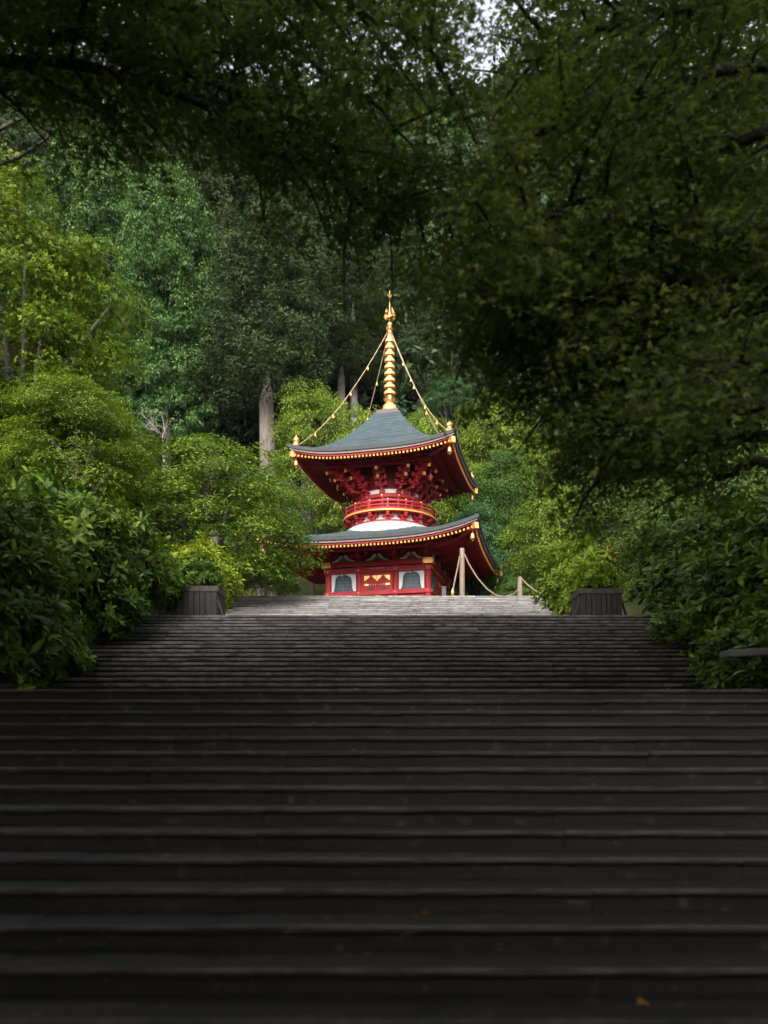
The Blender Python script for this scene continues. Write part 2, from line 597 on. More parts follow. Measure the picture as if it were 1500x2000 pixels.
def clump_crown(seed, prof, nclump, per, size, clump_r, aspect=0.3, droop=0.3, upd=0.3, shape='rhomb'):
    """conifer / evergreen crown, z 0..1; prof(z) = radius; rounded tufts of blades"""
    rng = np.random.default_rng(seed)
    L = Leaves()
    z = rng.uniform(0.0, 1.0, nclump) ** 0.9
    a = np.arange(nclump) * 2.399963 + rng.normal(0, 0.3, nclump)
    rr = np.array([prof(q) for q in z]) * np.sqrt(rng.uniform(0.06, 1.0, nclump)) * rng.uniform(0.82, 1.12, nclump)
    C = np.stack([rr * np.cos(a), rr * np.sin(a), z], 1)
    for k in range(nclump):
        cr = clump_r * rng.uniform(0.65, 1.35)
        d = unit(rng.normal(0, 1, (per, 3)) + np.array([0, 0, 0.35]))
        p = C[k] + d * np.array([cr, cr, cr * 0.62]) * (rng.uniform(0.3, 1, (per, 1)) ** 0.5)
        p[:, 2] -= droop * cr * (d[:, 0] ** 2 + d[:, 1] ** 2)
        nr = d + rng.normal(0, 0.5, (per, 3)) + np.array([0, 0, upd])
        L.put(leaf_arrays(rng, p, nr, d + rng.normal(0, 0.5, (per, 3)) + np.array([0, 0, -droop]), size, shape, aspect))
    return L.mesh('evergreen_crown'), C


# ------------------------------------------------------------------ the ground
RISE, GO = 0.15, 0.42
F1_Y0, F1_Z0 = GO * 9.9, -RISE * 9.25            # first nosing in view of the lower flight
Z_BOT = F1_Z0 - 2 * RISE                          # paving the camera stands on
F1 = [(F1_Y0 + GO * i, F1_Z0 + RISE * i) for i in range(-1, 15)]
Z_L1 = F1[-1][1]
F2_Y0 = 15.49
F2 = [(F2_Y0 + GO * j, Z_L1 + RISE * (j + 1)) for j in range(21)]
Z_L2 = F2[-1][1]
F3_Y0 = 27.5
F3 = [(F3_Y0 + GO * j, Z_L2 + RISE * (j + 1)) for j in range(16)]
Z_TOP = F3[-1][1]
XC, HW = 0.2, 7.1                               # middle and half width of the stairs


def terrain_z(x, y):
    """height of the made ground and the mountain behind"""
    pts = [(-60, Z_BOT - 4), (-12, Z_BOT), (F1[0][0], Z_BOT), (F1[-1][0], Z_L1), (F2_Y0, Z_L1), (F2[-1][0], Z_L2), (F3_Y0, Z_L2), (F3[-1][0], Z_TOP), (50, Z_TOP)]
    if y >= 50:
        z = Z_TOP + (y - 50) * 0.55 * min(1, (y - 50) / 10) + max(0, y - 57) * 0.52
        z += 2.5 * math.sin(x * 0.11 + 1.0) * min(1, (y - 50) / 14)
        if y > 135:
            z = terrain_z(x, 135) + (y - 135) * -0.4
        return z - 0.1
    z = np.interp(y, [p[0] for p in pts], [p[1] for p in pts])
    e = max(0, abs(x - XC) - HW - 0.6)
    z += min(1.6, e * 0.16) * (1 if y > 2 else 0) + 0.12 * math.sin(x * 1.3) * math.sin(y * 0.9) * min(1, e)
    if y > 33 and e > 6:
        z += (e - 6) * 0.35
    return float(z) - 0.32


xs = np.concatenate([np.linspace(-900, -90, 8), np.linspace(-80, -10, 20), np.linspace(-9, 9, 25), np.linspace(10, 80, 20), np.linspace(90, 900, 8)])
ys = np.concatenate([np.linspace(-900, -70, 8), np.linspace(-60, -12, 10), np.linspace(-10, 50, 90), np.linspace(51, 140, 60), np.linspace(150, 1500, 12)])
V = np.array([(x, y, terrain_z(x, max(-60, min(y, 400)))) for y in ys for x in xs])
V_ground = V
nx = len(xs)
Q = np.array([(j * nx + i, j * nx + i + 1, (j + 1) * nx + i + 1, (j + 1) * nx + i) for j in range(len(ys) - 1) for i in range(nx - 1)])
g = link('ground', fast_mesh('ground', V, Q), 'forest_floor')
tag(g, 'forest floor rising to the steep wooded mountain behind the pagoda', 'ground', kind='structure')

# ------------------------------------------------------------------ stone stairs
rs = random.Random(4)
BLK = 1.185
protos = {}
for mat in ('step_stone', 'half_shaded_step_stone', 'shaded_step_stone'):
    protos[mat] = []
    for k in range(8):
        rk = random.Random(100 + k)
        wv = BLK - (0.006 if mat != 'shaded_step_stone' else 0.001)
        lp = rk.uniform(.060, .074) if mat != 'shaded_step_stone' else rk.uniform(.038, .046)   # thickness of the projecting lip
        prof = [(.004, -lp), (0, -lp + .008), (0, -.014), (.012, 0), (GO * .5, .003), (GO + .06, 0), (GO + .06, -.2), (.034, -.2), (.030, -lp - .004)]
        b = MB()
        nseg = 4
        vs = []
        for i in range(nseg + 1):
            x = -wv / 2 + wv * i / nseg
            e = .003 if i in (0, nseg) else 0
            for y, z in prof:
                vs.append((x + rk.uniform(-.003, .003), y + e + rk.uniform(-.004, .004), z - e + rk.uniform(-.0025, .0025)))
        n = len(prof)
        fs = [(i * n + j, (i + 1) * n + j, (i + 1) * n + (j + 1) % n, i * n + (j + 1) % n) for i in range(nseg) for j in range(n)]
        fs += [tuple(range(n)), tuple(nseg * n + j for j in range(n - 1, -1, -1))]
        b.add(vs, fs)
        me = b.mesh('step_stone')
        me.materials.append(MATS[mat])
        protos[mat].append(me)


def flight(name, steps, label, hw, mat):
    root = empty(name, (XC, steps[0][0], steps[0][1] - RISE))
    tag(root, label, 'stairs', kind='structure')
    n = int(round(2 * hw / BLK))
    q = .35 if mat == 'shaded_step_stone' else 1.0
    for y, z in steps:
        for i in range(n):
            x = XC - hw + BLK * (i + 0.5) + rs.uniform(-.003, .003)
            o = link('step_stone', rs.choice(protos[mat]), None, root)
            o.location = (x - root.location.x, y - root.location.y + rs.uniform(-.007, .007) * q, z - root.location.z + rs.uniform(-.005, .004) * q)
            o.rotation_euler = (rs.uniform(-.005, .003), rs.uniform(-.0018, .0018) * q, rs.uniform(-.002, .002) * q)


flight('lower_stairs', F1, 'dark lower flight of broad stone steps nearest the bottom edge', BLK * 7, 'shaded_step_stone')
flight('middle_stairs', F2, 'middle flight of stone steps between the two rhododendron banks', BLK * 7, 'half_shaded_step_stone')
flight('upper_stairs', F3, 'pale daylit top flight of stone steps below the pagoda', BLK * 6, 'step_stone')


def sheet(name, x0, x1, y0, y1, z, label, mat='paving', th=0.2):
    b = MB().box(((x0 + x1) / 2, (y0 + y1) / 2, z - th / 2), (x1 - x0, y1 - y0, th))
    o = b.obj(name, mat)
    tag(o, label, 'pavement', kind='structure')
    return o


sheet('lower_pavement', XC - HW, XC + HW, -9, F1[0][0] + 0.02, Z_BOT, 'stone paving at the foot of the lower steps')
sheet('lower_landing', XC - HW, XC + HW, F1[-1][0] + GO + 0.05, F2_Y0 + 0.03, Z_L1 - 0.004, 'stone landing between the lower and middle flights')
sheet('middle_landing', XC - HW - 1.2, XC + HW + 1.2, F2[-1][0] + GO + 0.05, F3_Y0 + 0.03, Z_L2 - 0.004, 'stone landing where the two plank planters stand')
sheet('upper_pavement', -14, 14, F3[-1][0] + GO + 0.05, 50.5, Z_TOP - 0.004, 'stone terrace around the foot of the pagoda')

# ------------------------------------------------------------------ the pagoda
PAG = empty('pagoda', (0.31, 45.02, Z_TOP), R(-14))
tag(PAG, 'red two-storey pagoda with grey curved roofs and golden spire', 'pagoda')
Z0 = 6.26 - Z_TOP                                 # all heights below are over 6.26 m


def zz(z):
    return z + Z0


MB().box((0, 0, 0.22), (7.0, 7.0, 0.5)).obj('podium', 'granite', PAG, bevel=0.03)

# columns of the square lower storey
CX = [-2.65, -0.975, 0.975, 2.65]
col_me = MB().lathe([(0.0, 0.45), (0.175, 0.45), (0.175, 3.12), (0.0, 3.12)], 16).mesh('column', smooth=False)
for x in CX:
    for y in CX:
        if abs(x) > 2 or abs(y) > 2:
            link('column', col_me, 'vermilion', PAG, (x, y, 0))


def bell_outline(hw, z0, h, n=1):
    pr = [(0.0, 1.0), (0.06, 0.985), (0.10, 0.95), (0.16, 0.17 + .79), (0.62, 0.90), (0.78, 0.80), (0.83, 0.62), (0.85, 0.42), (0.88, 0.25), (0.94, 0.1), (1.0, 0.0)]
    pr = [(0.0, 1.0), (0.25, 0.965), (0.52, 0.915), (0.70, 0.835), (0.79, 0.72), (0.82, 0.55), (0.84, 0.38), (0.88, 0.22), (0.94, 0.09), (1.02, 0.0)]
    right = [(hw * a, z0 + h * q) for a, q in pr]
    return right + [(-a, q) for a, q in reversed(right[1:])]


def half_width_at(q, hw):
    pr = [(0.0, 1.02), (0.09, 0.94), (0.22, 0.88), (0.38, 0.84), (0.55, 0.82), (0.72, 0.79), (0.835, 0.70), (0.915, 0.52), (0.965, 0.25), (1.0, 0.0)]
    return hw * float(np.interp(q, [p[0] for p in pr], [p[1] for p in pr]))


def scallop(cx, cz, w_, h, flip=1):
    """trefoil-shaped metal ornament outline"""
    pts = []
    for a, r in ((-180, 1.0), (-150, .72), (-130, .86), (-110, .66), (-90, 1.15), (-70, .66), (-50, .86), (-30, .72), (0, 1.0)):
        pts.append((cx + w_ * .5 * r * math.cos(R(a)), cz + flip * h * r * math.sin(R(a)) / 1.15))
    return pts


FACE_SHARED = {}


def part(key, build, name, mat, parent, rz, smooth=False, bevel=0.0):
    """one mesh shared by the four faces"""
    if key not in FACE_SHARED:
        b = MB()
        build(b)
        FACE_SHARED[key] = b.mesh(name, smooth, True, bevel)
    o = link(name, FACE_SHARED[key], mat, parent)
    o.rotation_euler = (0, 0, rz)
    return o


YF = 2.65                                          # wall line
for k in range(4):
    rz = k * math.pi / 2
    # beams
    part('sill', lambda b: b.box((0, -YF, 0.62), (5.5 + .001, 0.40, 0.24)), 'ground_sill', 'vermilion', PAG, rz, bevel=.008)
    part('waist', lambda b: b.box((0, -YF - .004, 1.74), (5.56, 0.42, 0.23)), 'waist_beam', 'vermilion', PAG, rz, bevel=.008)
    part('lintel', lambda b: b.box((0, -YF - .006, 2.93), (5.74, 0.43, 0.27)), 'lintel_beam', 'vermilion', PAG, rz, bevel=.008)
    part('head', lambda b: b.box((0, -YF - .03, 3.245), (5.9, 0.46, 0.26)), 'head_beam', 'vermilion', PAG, rz, bevel=.008)
    for sx in (-1, 1):
        part('headcap%d' % sx, lambda b, sx=sx: b.box((sx * 2.74, -YF - .036, 3.245), (0.46, 0.475, 0.275)), 'beam_end_plate', 'gold', PAG, rz)

    def studs(b):
        for z, dd in ((2.93, .235), (1.74, .228)):
            for x in (-2.65, -.975, .975, 2.65):
                b.lathe([(0.0, 0.05), (0.035, 0.035), (0.055, 0.0)], 8, (0, 0, 0))
                n_ = 24
                for i in range(len(b.v) - n_, len(b.v)):
                    px, py, pz = b.v[i]
                    b.v[i] = (x + px, -YF - dd - pz + .012, z + py)
    tag(part('studs', studs, 'beam_studs', 'gold', PAG, rz), kind='stuff')
    # wall panels, windows, door
    for sx in (-1, 1):
        cx = sx * 1.8125
        part('panel%d' % sx, lambda b, cx=cx: b.box((cx, -YF - .02, 2.33), (1.32, 0.10, 0.94)), 'plaster_panel', 'plaster', PAG, rz)
        part('dado%d' % sx, lambda b, cx=cx: b.box((cx, -YF - .02, 1.18), (1.32, 0.10, 0.88)), 'dado_board', 'vermilion', PAG, rz)
        z0, hh, hw = 1.862, 0.90, 0.54

        def frame(b, cx=cx):
            o1 = bell_outline(hw, z0, hh)
            o2 = bell_outline(hw - 0.085, z0 + 0.0, hh - 0.085)
            n = len(o1)
            for d0, d1 in ((YF + .072, YF + .15),):
                vs = [(cx + s, -d, z) for d in (d0, d1) for oo in (o1, o2) for s, z in oo]
                fs = []
                for i in range(n - 1):
                    a, c = i, i + 1
                    fs += [(a, c, n + c, n + a), (2 * n + a, 3 * n + a, 3 * n + c, 2 * n + c), (a, 2 * n + a, 2 * n + c, c), (n + a, n + c, 3 * n + c, 3 * n + a)]
                b.add(vs, fs)
        win = part('winf%d' % sx, frame, 'bell_window', 'iron_blue', PAG, rz)

        def pane(b, cx=cx):
            b.extrude([(cx + s, z) for s, z in bell_outline(hw - 0.05, z0, hh - 0.05)], YF + .071, YF + .078)
        part('winp%d' % sx, pane, 'pane', 'window_dark', win, 0)
        for i in range(-4, 5):
            x = i * 0.098
            zt = hh - 0.07
            while zt > 0.1 and half_width_at(zt / (hh - .085), hw - .085) < abs(x):
                zt -= 0.02
            part('bar%d_%d' % (sx, i), lambda b, x=x, zt=zt, cx=cx: b.box((cx + x, -YF - .10, z0 + zt / 2), (0.034, 0.03, zt)), 'lattice_bar', 'lattice_blue', win, 0)
        for i in range(1, 5):
            zq = hh * i / 5.2
            hwq = half_width_at(zq / (hh - .085), hw - .085)
            part('hbar%d_%d' % (sx, i), lambda b, zq=zq, hwq=hwq, cx=cx: b.box((cx, -YF - .094, z0 + zq), (2 * hwq, 0.022, 0.026)), 'lattice_bar', 'lattice_blue', win, 0)
    # door bay
    part('jamb', lambda b: (b.box((-.765, -YF - .05, 1.75), (.14, .2, 2.05)), b.box((.765, -YF - .05, 1.75), (.14, .2, 2.05)), b.box((0, -YF - .05, 2.72), (1.39, .2, .14))), 'door_frame', 'vermilion', PAG, rz)
    for sx in (-1, 1):
        door = part('door%d' % sx, lambda b, sx=sx: b.box((sx * .349, -YF - .06, 1.69), (.686, .09, 1.92)), 'door_leaf', 'vermilion', PAG, rz, bevel=.006)

        for j, pts in enumerate((
                [(.685, 2.62), (.685, 2.36), (.60, 2.40), (.56, 2.46), (.47, 2.49), (.43, 2.56), (.37, 2.64), (.66, 2.64)],
                [(.685, 2.22), (.46, 2.22), (.44, 2.19), (.44, 2.15), (.46, 2.12), (.685, 2.12)],
                [(.012, 2.64), (.30, 2.64), (.23, 2.58), (.18, 2.50), (.10, 2.47), (.05, 2.38), (.012, 2.34)],
                [(.012, 1.70), (.05, 1.66), (.09, 1.60), (.17, 1.57), (.21, 1.50), (.22, 1.42), (.15, 1.36), (.012, 1.36)])):
            part('plate%d_%d' % (sx, j), lambda b, sx=sx, pts=pts: b.extrude([(sx * x, z) for x, z in pts], YF + .10, YF + .125), 'door_plate', 'gold', door, 0)

        def nails(b, sx=sx):
            for zq in (2.17, 1.80):
                for i in range(5):
                    if not (zq > 2 and i > 2):
                        b.box((sx * (.08 + .13 * i), -YF - .115, zq), (.03, .03, .03))
        tag(part('nails%d' % sx, nails, 'door_nails', 'gold', door, 0), kind='stuff')
        part('crest%d' % sx, lambda b, sx=sx: b.extrude([(sx * .33 + .16 * math.cos(R(a)), 1.985 + .085 * math.sin(R(a))) for a in range(0, 360, 30)], YF + .10, YF + .13), 'door_pull', 'window_dark', door, 0)

    def chips(b):
        for i in range(-4, 5):
            b.box((i * .085, -YF - .225, 2.985), (.05, .02, .022))
    tag(part('chips', chips, 'lintel_inlay', 'plaster', PAG, rz), kind='stuff')
    # frieze with frog-leg struts and brackets on the columns
    part('frieze', lambda b: b.box((0, -YF + .06, 3.90), (5.3, .12, 1.06)), 'frieze_wall', 'vermilion_dark', PAG, rz)
    for i, cx in enumerate((-1.8125, 0, 1.8125)):
        def frog(b, cx=cx):
            h = [(.0, .40), (.10, .40), (.16, .37), (.20, .28), (.28, .20), (.40, .13), (.53, .10), (.58, .05), (.58, .0), (.40, .0), (.30, .05), (.20, .10), (.12, .18), (.06, .26), (.0, .28)]
            for s in (-1, 1):
                b.extrude([(cx + s * (.05 + x * .98), 3.375 + z * .92) for x, z in h], YF + .02, YF + .16)
        fs_ = part('frog%d' % i, frog, 'frog_leg_strut', 'plaster', PAG, rz)
        part('carv%d' % i, lambda b, cx=cx: b.extrude([(cx - .30, 3.38), (cx + .30, 3.38), (cx + .22, 3.46), (cx + .13, 3.56), (cx, 3.64), (cx - .13, 3.56), (cx - .22, 3.46)], YF + .05, YF + .11), 'carving', 'carving_green', fs_, 0)
    for i, cx in enumerate(CX):
        def brk(b, cx=cx):
            b.box((cx, -YF - .02, 3.50), (.30, .30, .24), taper=1.15)
            b.box((cx, -YF - .30, 3.68), (.14, .84, .15))
            b.box((cx, -YF - .02, 3.69), (.95, .14, .15))
            for xx in (-.40, 0, .40):
                b.box((cx + xx, -YF - .02, 3.83), (.19, .19, .13), taper=1.15)
            b.box((cx, -YF - .62, 3.80), (.19, .19, .13), taper=1.15)
            b.box((cx, -YF - .62, 3.92), (.80, .14, .13))
        part('brk%d' % i, brk, 'bracket', 'vermilion', PAG, rz)
    part('purlin1', lambda b: b.box((0, -YF - .62, 4.06), (6.6, .16, .15)), 'eave_purlin', 'vermilion', PAG, rz)


# ---- roofs
def make_roof(name, a, ze, lift, rin, zin, p, soff_rin, soff_slope, ncourse, bell_drop):
    """a: eave half width; ze: eave height at mid side; lift: corner upturn; rin/zin: upper edge"""
    def shape_z(u, rad):
        t = (a - rad) / (a - rin)
        return ze + (zin - ze) * max(0, t) ** p + lift * abs(u) ** 3.2 * max(0, 1 - t) ** 2.2
    nu = 28
    us = [-1 + 2 * i / nu for i in range(nu + 1)]
    vs, fs, uvs = [], [], []
    for k in range(4):
        c, s = [(1, 0), (0, 1), (-1, 0), (0, -1)][k]
        acc = 0.0
        for j in range(ncourse):
            r0 = a + (rin - a) * j / ncourse
            r1 = a + (rin - a) * (j + 1) / ncourse
            base = len(vs)
            rows = [(r0, 0.0), (r0, .034), (r1, .004)]
            hgt = math.hypot(r0 - r1, shape_z(0, r1) - shape_z(0, r0))
            for q, (rad, dz) in enumerate(rows):
                for u in us:
                    x, y = u * rad, -rad
                    vs.append((x * c - y * s, x * s + y * c, shape_z(u, rad) + dz))
                    uvs.append((u * rad, acc + (hgt if q == 2 else 0)))
            acc += hgt
            m = nu + 1
            for q in range(2):
                for i in range(nu):
                    fs.append((base + q * m + i, base + q * m + i + 1, base + (q + 1) * m + i + 1, base + (q + 1) * m + i))
    me = bpy.data.meshes.new(name)
    me.from_pydata(vs, [], fs)
    ul = me.uv_layers.new(name='UVMap')
    for lp in me.loops:
        ul.data[lp.index].uv = uvs[lp.vertex_index]
    roof = link(name, me, 'roof_shingle', PAG)

    def sweep(prof, pname, mat):
        b = MB()
        for k in range(4):
            c, s = [(1, 0), (0, 1), (-1, 0), (0, -1)][k]
            base = []
            for off, dz in prof:
                rad = a + off
                row = []
                for u in us:
                    x, y = u * rad, -rad
                    z = ze + lift * abs(u) ** 3.2 + dz
                    row.append((x * c - y * s, x * s + y * c, z))
                base.append(row)
            vsx = [q for r_ in base for q in r_]
            m = nu + 1
            n = len(prof)
            fsx = [(j * m + i, j * m + i + 1, (j + 1) * m + i + 1, (j + 1) * m + i) for j in range(n - 1) for i in range(nu)]
            b.add(vsx, fsx)
        me2 = b.mesh(pname, recalc=False)
        return link(pname, me2, mat, roof)
    sweep([(-.02, .022), (.03, .0), (.02, -.15), (-.06, -.155)], 'eave_edge', 'roof_edge')
    sweep([(-.05, -.15), (-.05, -.25), (-.15, -.255)], 'eave_under_edge', 'roof_under_edge')
    sweep([(-.14, -.25), (-.14, -.345), (-.32, -.35)], 'eave_board', 'vermilion')

    def soff(u, rad):
        t = (a - rad) / (a - soff_rin)
        return ze - .345 + soff_slope * (a - .3 - rad) + lift * abs(u) ** 3.2 * max(0, 1 - t) ** 2.0
    b = MB()
    rr = [a - .3 + (soff_rin - a + .3) * j / 8 for j in range(9)]
    for k in range(4):
        c, s = [(1, 0), (0, 1), (-1, 0), (0, -1)][k]
        vsx = []
        for rad in rr:
            for u in us:
                x, y = u * rad, -rad
                vsx.append((x * c - y * s, x * s + y * c, soff(u, rad)))
        m = nu + 1
        b.add(vsx, [(j * m + i, j * m + i + 1, (j + 1) * m + i + 1, (j + 1) * m + i) for j in range(8) for i in range(nu)])
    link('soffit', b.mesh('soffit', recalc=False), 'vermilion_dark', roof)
    for tier, (ro, ri, dz, wd, ht) in enumerate(((a - .17, a - 1.15, -.05, .075, .085), (a - .95, soff_rin, -.155, .085, .11))):
        b, cp = MB(), MB()
        n = int(2 * ro / .19)
        for k in range(4):
            c, s = [(1, 0), (0, 1), (-1, 0), (0, -1)][k]
            for i in range(n):
                x = -ro + .05 + (i + .5) * (2 * ro - .1) / n
                r_in = max(ri, abs(x) + .03)
                if ro - r_in < .06:
                    continue
                p0 = Vector((x, -ro, soff(x / ro, ro) + dz))
                rm = (ro + r_in) / 2
                p1 = Vector((x, -rm, soff(x / rm, rm) + dz))
                p2 = Vector((x, -r_in, soff(x / r_in, r_in) + dz))
                T = Matrix.Rotation(k * math.pi / 2, 3, 'Z')
                b.bar(T @ p0, T @ p1, wd, ht)
                b.bar(T @ p1, T @ p2, wd, ht)
                d = (p0 - p1).normalized()
                cp.bar(T @ (p0 - d * .012), T @ (p0 + d * .02), wd + .012, ht + .012)
        tag(b.obj('rafters', 'vermilion', roof), kind='stuff')
        tag(cp.obj('rafter_caps', 'gold_paint' if tier == 0 else 'vermilion_dark', roof), kind='stuff')
    # corner (hip) rafters, their golden shoes, wind bells and jewels
    for k in range(4):
        T = Matrix.Rotation(k * math.pi / 2, 3, 'Z')
        p0 = Vector((a - .1, -(a - .1), soff(1, a - .3) - .10 + .10 * lift))
        p1 = Vector((a - 1.5, -(a - 1.5), soff(1, a - 1.5) - .13))
        p2 = Vector((soff_rin + .1, -(soff_rin + .1), soff(1, soff_rin + .1) - .16))
        hb = MB()
        hb.bar(T @ p0, T @ p1, .20, .26)
        hb.bar(T @ p1, T @ p2, .20, .28)
        h = hb.obj('hip_rafter', 'vermilion', roof)
        d = (p0 - p1).normalized()
        MB().bar(T @ (p0 - d * .16), T @ (p0 + d * .03), .23, .29).obj('hip_shoe', 'gold', h)
        bc = T @ (p0 - d * .30)
        wb = MB()
        top = bc.z - .13
        wb.tube([(bc.x, bc.y, top), (bc.x, bc.y, top - .14)], .012, 6)
        wb.lathe([(0, -.13), (.05, -.14), (.085, -.20), (.095, -.32), (.13, -.42), (.10, -.42), (.07, -.30), (0, -.2)], 12, (bc.x, bc.y, top))
        wb.box((bc.x, bc.y, top - .47), (.07, .015, .08))
        wb.obj('wind_bell', 'gold', roof, smooth=True)
    return roof, soff, shape_z


lower_roof, soff_l, shape_l = make_roof('lower_roof', 5.61, 3.99, 0.66, 1.7, 5.34, 1.25, 2.6, 0.20, 20, .3)
upper_roof, soff_u, shape_u = make_roof('upper_roof', 4.30, 8.80, 0.46, 0.72, 11.86, 1.82, 1.5, 0.24, 26, .3)

# jewels on the upper corners
jw = MB()
jw.box((0, 0, .06), (.26, .26, .12))
jw.lathe([(.0, .12), (.16, .12), (.17, .15), (.09, .19), (.085, .22), (.15, .30), (.155, .36), (.10, .44), (.04, .50), (.015, .60), (0, .62)], 14)
jm = jw.mesh('corner_jewel', smooth=True)
JW = []
for k in range(4):
    T = Matrix.Rotation(k * math.pi / 2, 3, 'Z')
    q = T @ Vector((3.98, -3.98, shape_u(1, 3.98) + .01))
    link('corner_jewel', jm, 'gold', upper_roof, q)
    JW.append(q)

# ---- white dome, waist brackets, balcony
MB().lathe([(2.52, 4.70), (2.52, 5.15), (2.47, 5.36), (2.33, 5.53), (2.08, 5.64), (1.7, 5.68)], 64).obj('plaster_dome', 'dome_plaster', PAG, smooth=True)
MB().lathe([(2.02, 5.60), (2.16, 5.60), (2.16, 5.70), (2.02, 5.70)], 64, closed=True).obj('dome_ring', 'vermilion', PAG)
MB().lathe([(2.04, 5.66), (2.04, 6.04)], 64).obj('waist_wall', 'plaster', PAG, smooth=True)
wb_ = MB()
wb_.box((0, -2.10, 5.78), (.30, .20, .13))
wb_.box((0, -2.22, 5.90), (.16, .46, .10))
wb_.box((0, -2.16, 5.90), (.62, .13, .11))
for xx in (-.25, 0, .25):
    wb_.box((xx, -2.17, 6.0), (.17, .17, .09), taper=1.15)
wb_.box((0, -2.42, 5.98), (.15, .15, .10), taper=1.15)
wbm = wb_.mesh('waist_bracket')
NB = 16
for k in range(NB):
    o = link('waist_bracket', wbm, 'vermilion', PAG)
    o.rotation_euler = (0, 0, 2 * math.pi * (k + .5) / NB)
MB().lathe([(1.5, 6.04), (2.52, 6.04), (2.52, 6.12), (1.5, 6.13)], 72, closed=True).obj('balcony_floor', 'vermilion', PAG)
MB().lathe([(2.525, 6.07), (2.56, 6.07), (2.56, 6.15), (2.525, 6.15)], 72, closed=True).obj('balcony_trim', 'gold_paint', PAG)
rail = empty('railing')
rail.parent = PAG
for rr_, zr, hh in ((2.46, 6.22, .07), (2.46, 6.40, .055), (2.47, 6.60, .08)):
    MB().lathe([(rr_ - .035, zr - hh / 2), (rr_ + .035, zr - hh / 2), (rr_ + .035, zr + hh / 2), (rr_ - .035, zr + hh / 2)], 72, closed=True).obj('rail', 'vermilion', rail)
pst = MB().box((0, -2.46, 6.36), (.095, .095, .48)).mesh('railing_post')
for k in range(NB):
    o = link('railing_post', pst, 'vermilion', rail)
    o.rotation_euler = (0, 0, 2 * math.pi * (k + .5) / NB)
    a_ = 2 * math.pi * (k + .5) / NB - math.pi / 2
    MB().lathe([(0, .10), (.03, .07), (.055, .03), (.05, 0), (.03, -.01)], 8, (2.46 * math.cos(a_), 2.46 * math.sin(a_), 6.63)).obj('post_cap', 'gold', rail, smooth=True)

# ---- round upper storey
MB().lathe([(1.62, 7.2), (1.62, 7.44)], 64).obj('plaster_band', 'plaster', PAG, smooth=True)
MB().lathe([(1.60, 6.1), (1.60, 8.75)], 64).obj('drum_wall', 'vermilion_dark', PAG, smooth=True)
for zr, hh, rr_ in ((6.30, .16, 1.68), (6.86, .16, 1.70), (7.10, .20, 1.73)):
    MB().lathe([(1.55, zr - hh / 2), (rr_, zr - hh / 2), (rr_, zr + hh / 2), (1.55, zr + hh / 2)], 64, closed=True).obj('drum_ring', 'vermilion', PAG)
dcm = MB().lathe([(.0, 6.12), (.11, 6.12), (.11, 7.2), (0, 7.2)], 12, (0, -1.62, 0)).mesh('drum_column')
dsm = MB().box((0, -1.74, 7.10), (.06, .06, .06)).mesh('drum_stud')


def upper_bracket(scale):
    b, t = MB(), MB()
    b.box((0, -1.66, 7.28), (.24, .26, .16), taper=1.15)
    r_prev = 1.55
    for s in range(4):
        rk = (1.86 + .24 * s) * scale
        z = 7.42 + .25 * s
        b.box((0, -(1.5 + rk) / 2, z), (.12, rk - 1.5, .14))
        b.box((0, -rk, z + .12), (.17, .17, .10), taper=1.18)
        b.box((0, -rk + .02, z + .22), (.62, .11, .12))
        for xx in (-.26, .26):
            b.box((xx, -rk + .02, z + .32), (.15, .15, .09), taper=1.18)
    for s, (r0, z0_, r1, z1) in enumerate(((1.9, 8.16, 2.62, 7.84), (2.1, 8.52, 2.98, 8.14))):
        p0, p1 = Vector((0, -r0 * scale, z0_)), Vector((0, -r1 * scale, z1))
        b.bar(p0, p1, .13, .15)
        d = (p1 - p0).normalized()
        t.bar(p1 - d * .02, p1 + d * .025, .145, .165)
    return b.mesh('drum_bracket'), t.mesh('bracket_tip')


ubr = {1.0: upper_bracket(1.0), 1.12: upper_bracket(1.12), 1.3: upper_bracket(1.3)}
for k in range(12):
    sc = 1.0 if k % 3 == 0 else 1.12
    rz = 2 * math.pi * k / 12
    o = link('drum_bracket', ubr[sc][0], 'vermilion', PAG)
    o.rotation_euler = (0, 0, rz)
    tag(link('bracket_tip', ubr[sc][1], 'gold', o), kind='stuff')
    c = link('drum_column', dcm, 'vermilion', PAG)
    c.rotation_euler = (0, 0, rz)
    c = link('drum_stud', dsm, 'gold', PAG)
    c.rotation_euler = (0, 0, rz)
for k in range(4):
    o = link('corner_bracket', ubr[1.3][0], 'vermilion', PAG)
    o.rotation_euler = (0, 0, math.pi / 4 + k * math.pi / 2)
    tag(link('bracket_tip', ubr[1.3][1], 'gold_paint', o), kind='stuff')
    part('purlin_u', lambda b: b.box((0, -2.72, soff_u(0, 2.72) - .30), (5.6, .15, .17)), 'eave_purlin', 'vermilion', PAG, k * math.pi / 2)
    part('purlin_u2', lambda b: b.box((0, -2.2, soff_u(0, 2.2) - .33), (4.5, .13, .15)), 'eave_purlin', 'vermilion', PAG, k * math.pi / 2)
pb = MB()
pb.tube([(0.9, -3.0, 8.30), (0.9, -3.0, 8.0)], .01, 6)
pb.lathe([(0, 8.02), (.06, 8.0), (.11, 7.88), (.12, 7.80), (.05, 7.76), (0, 7.70)], 12, (0.9, -3.0, 0))
pb2 = Matrix.Rotation(R(40), 3, 'Z')
pb.v = [tuple(pb2 @ Vector(q)) for q in pb.v]
pb.obj('painted_bell', 'pink_bell', PAG, smooth=True)

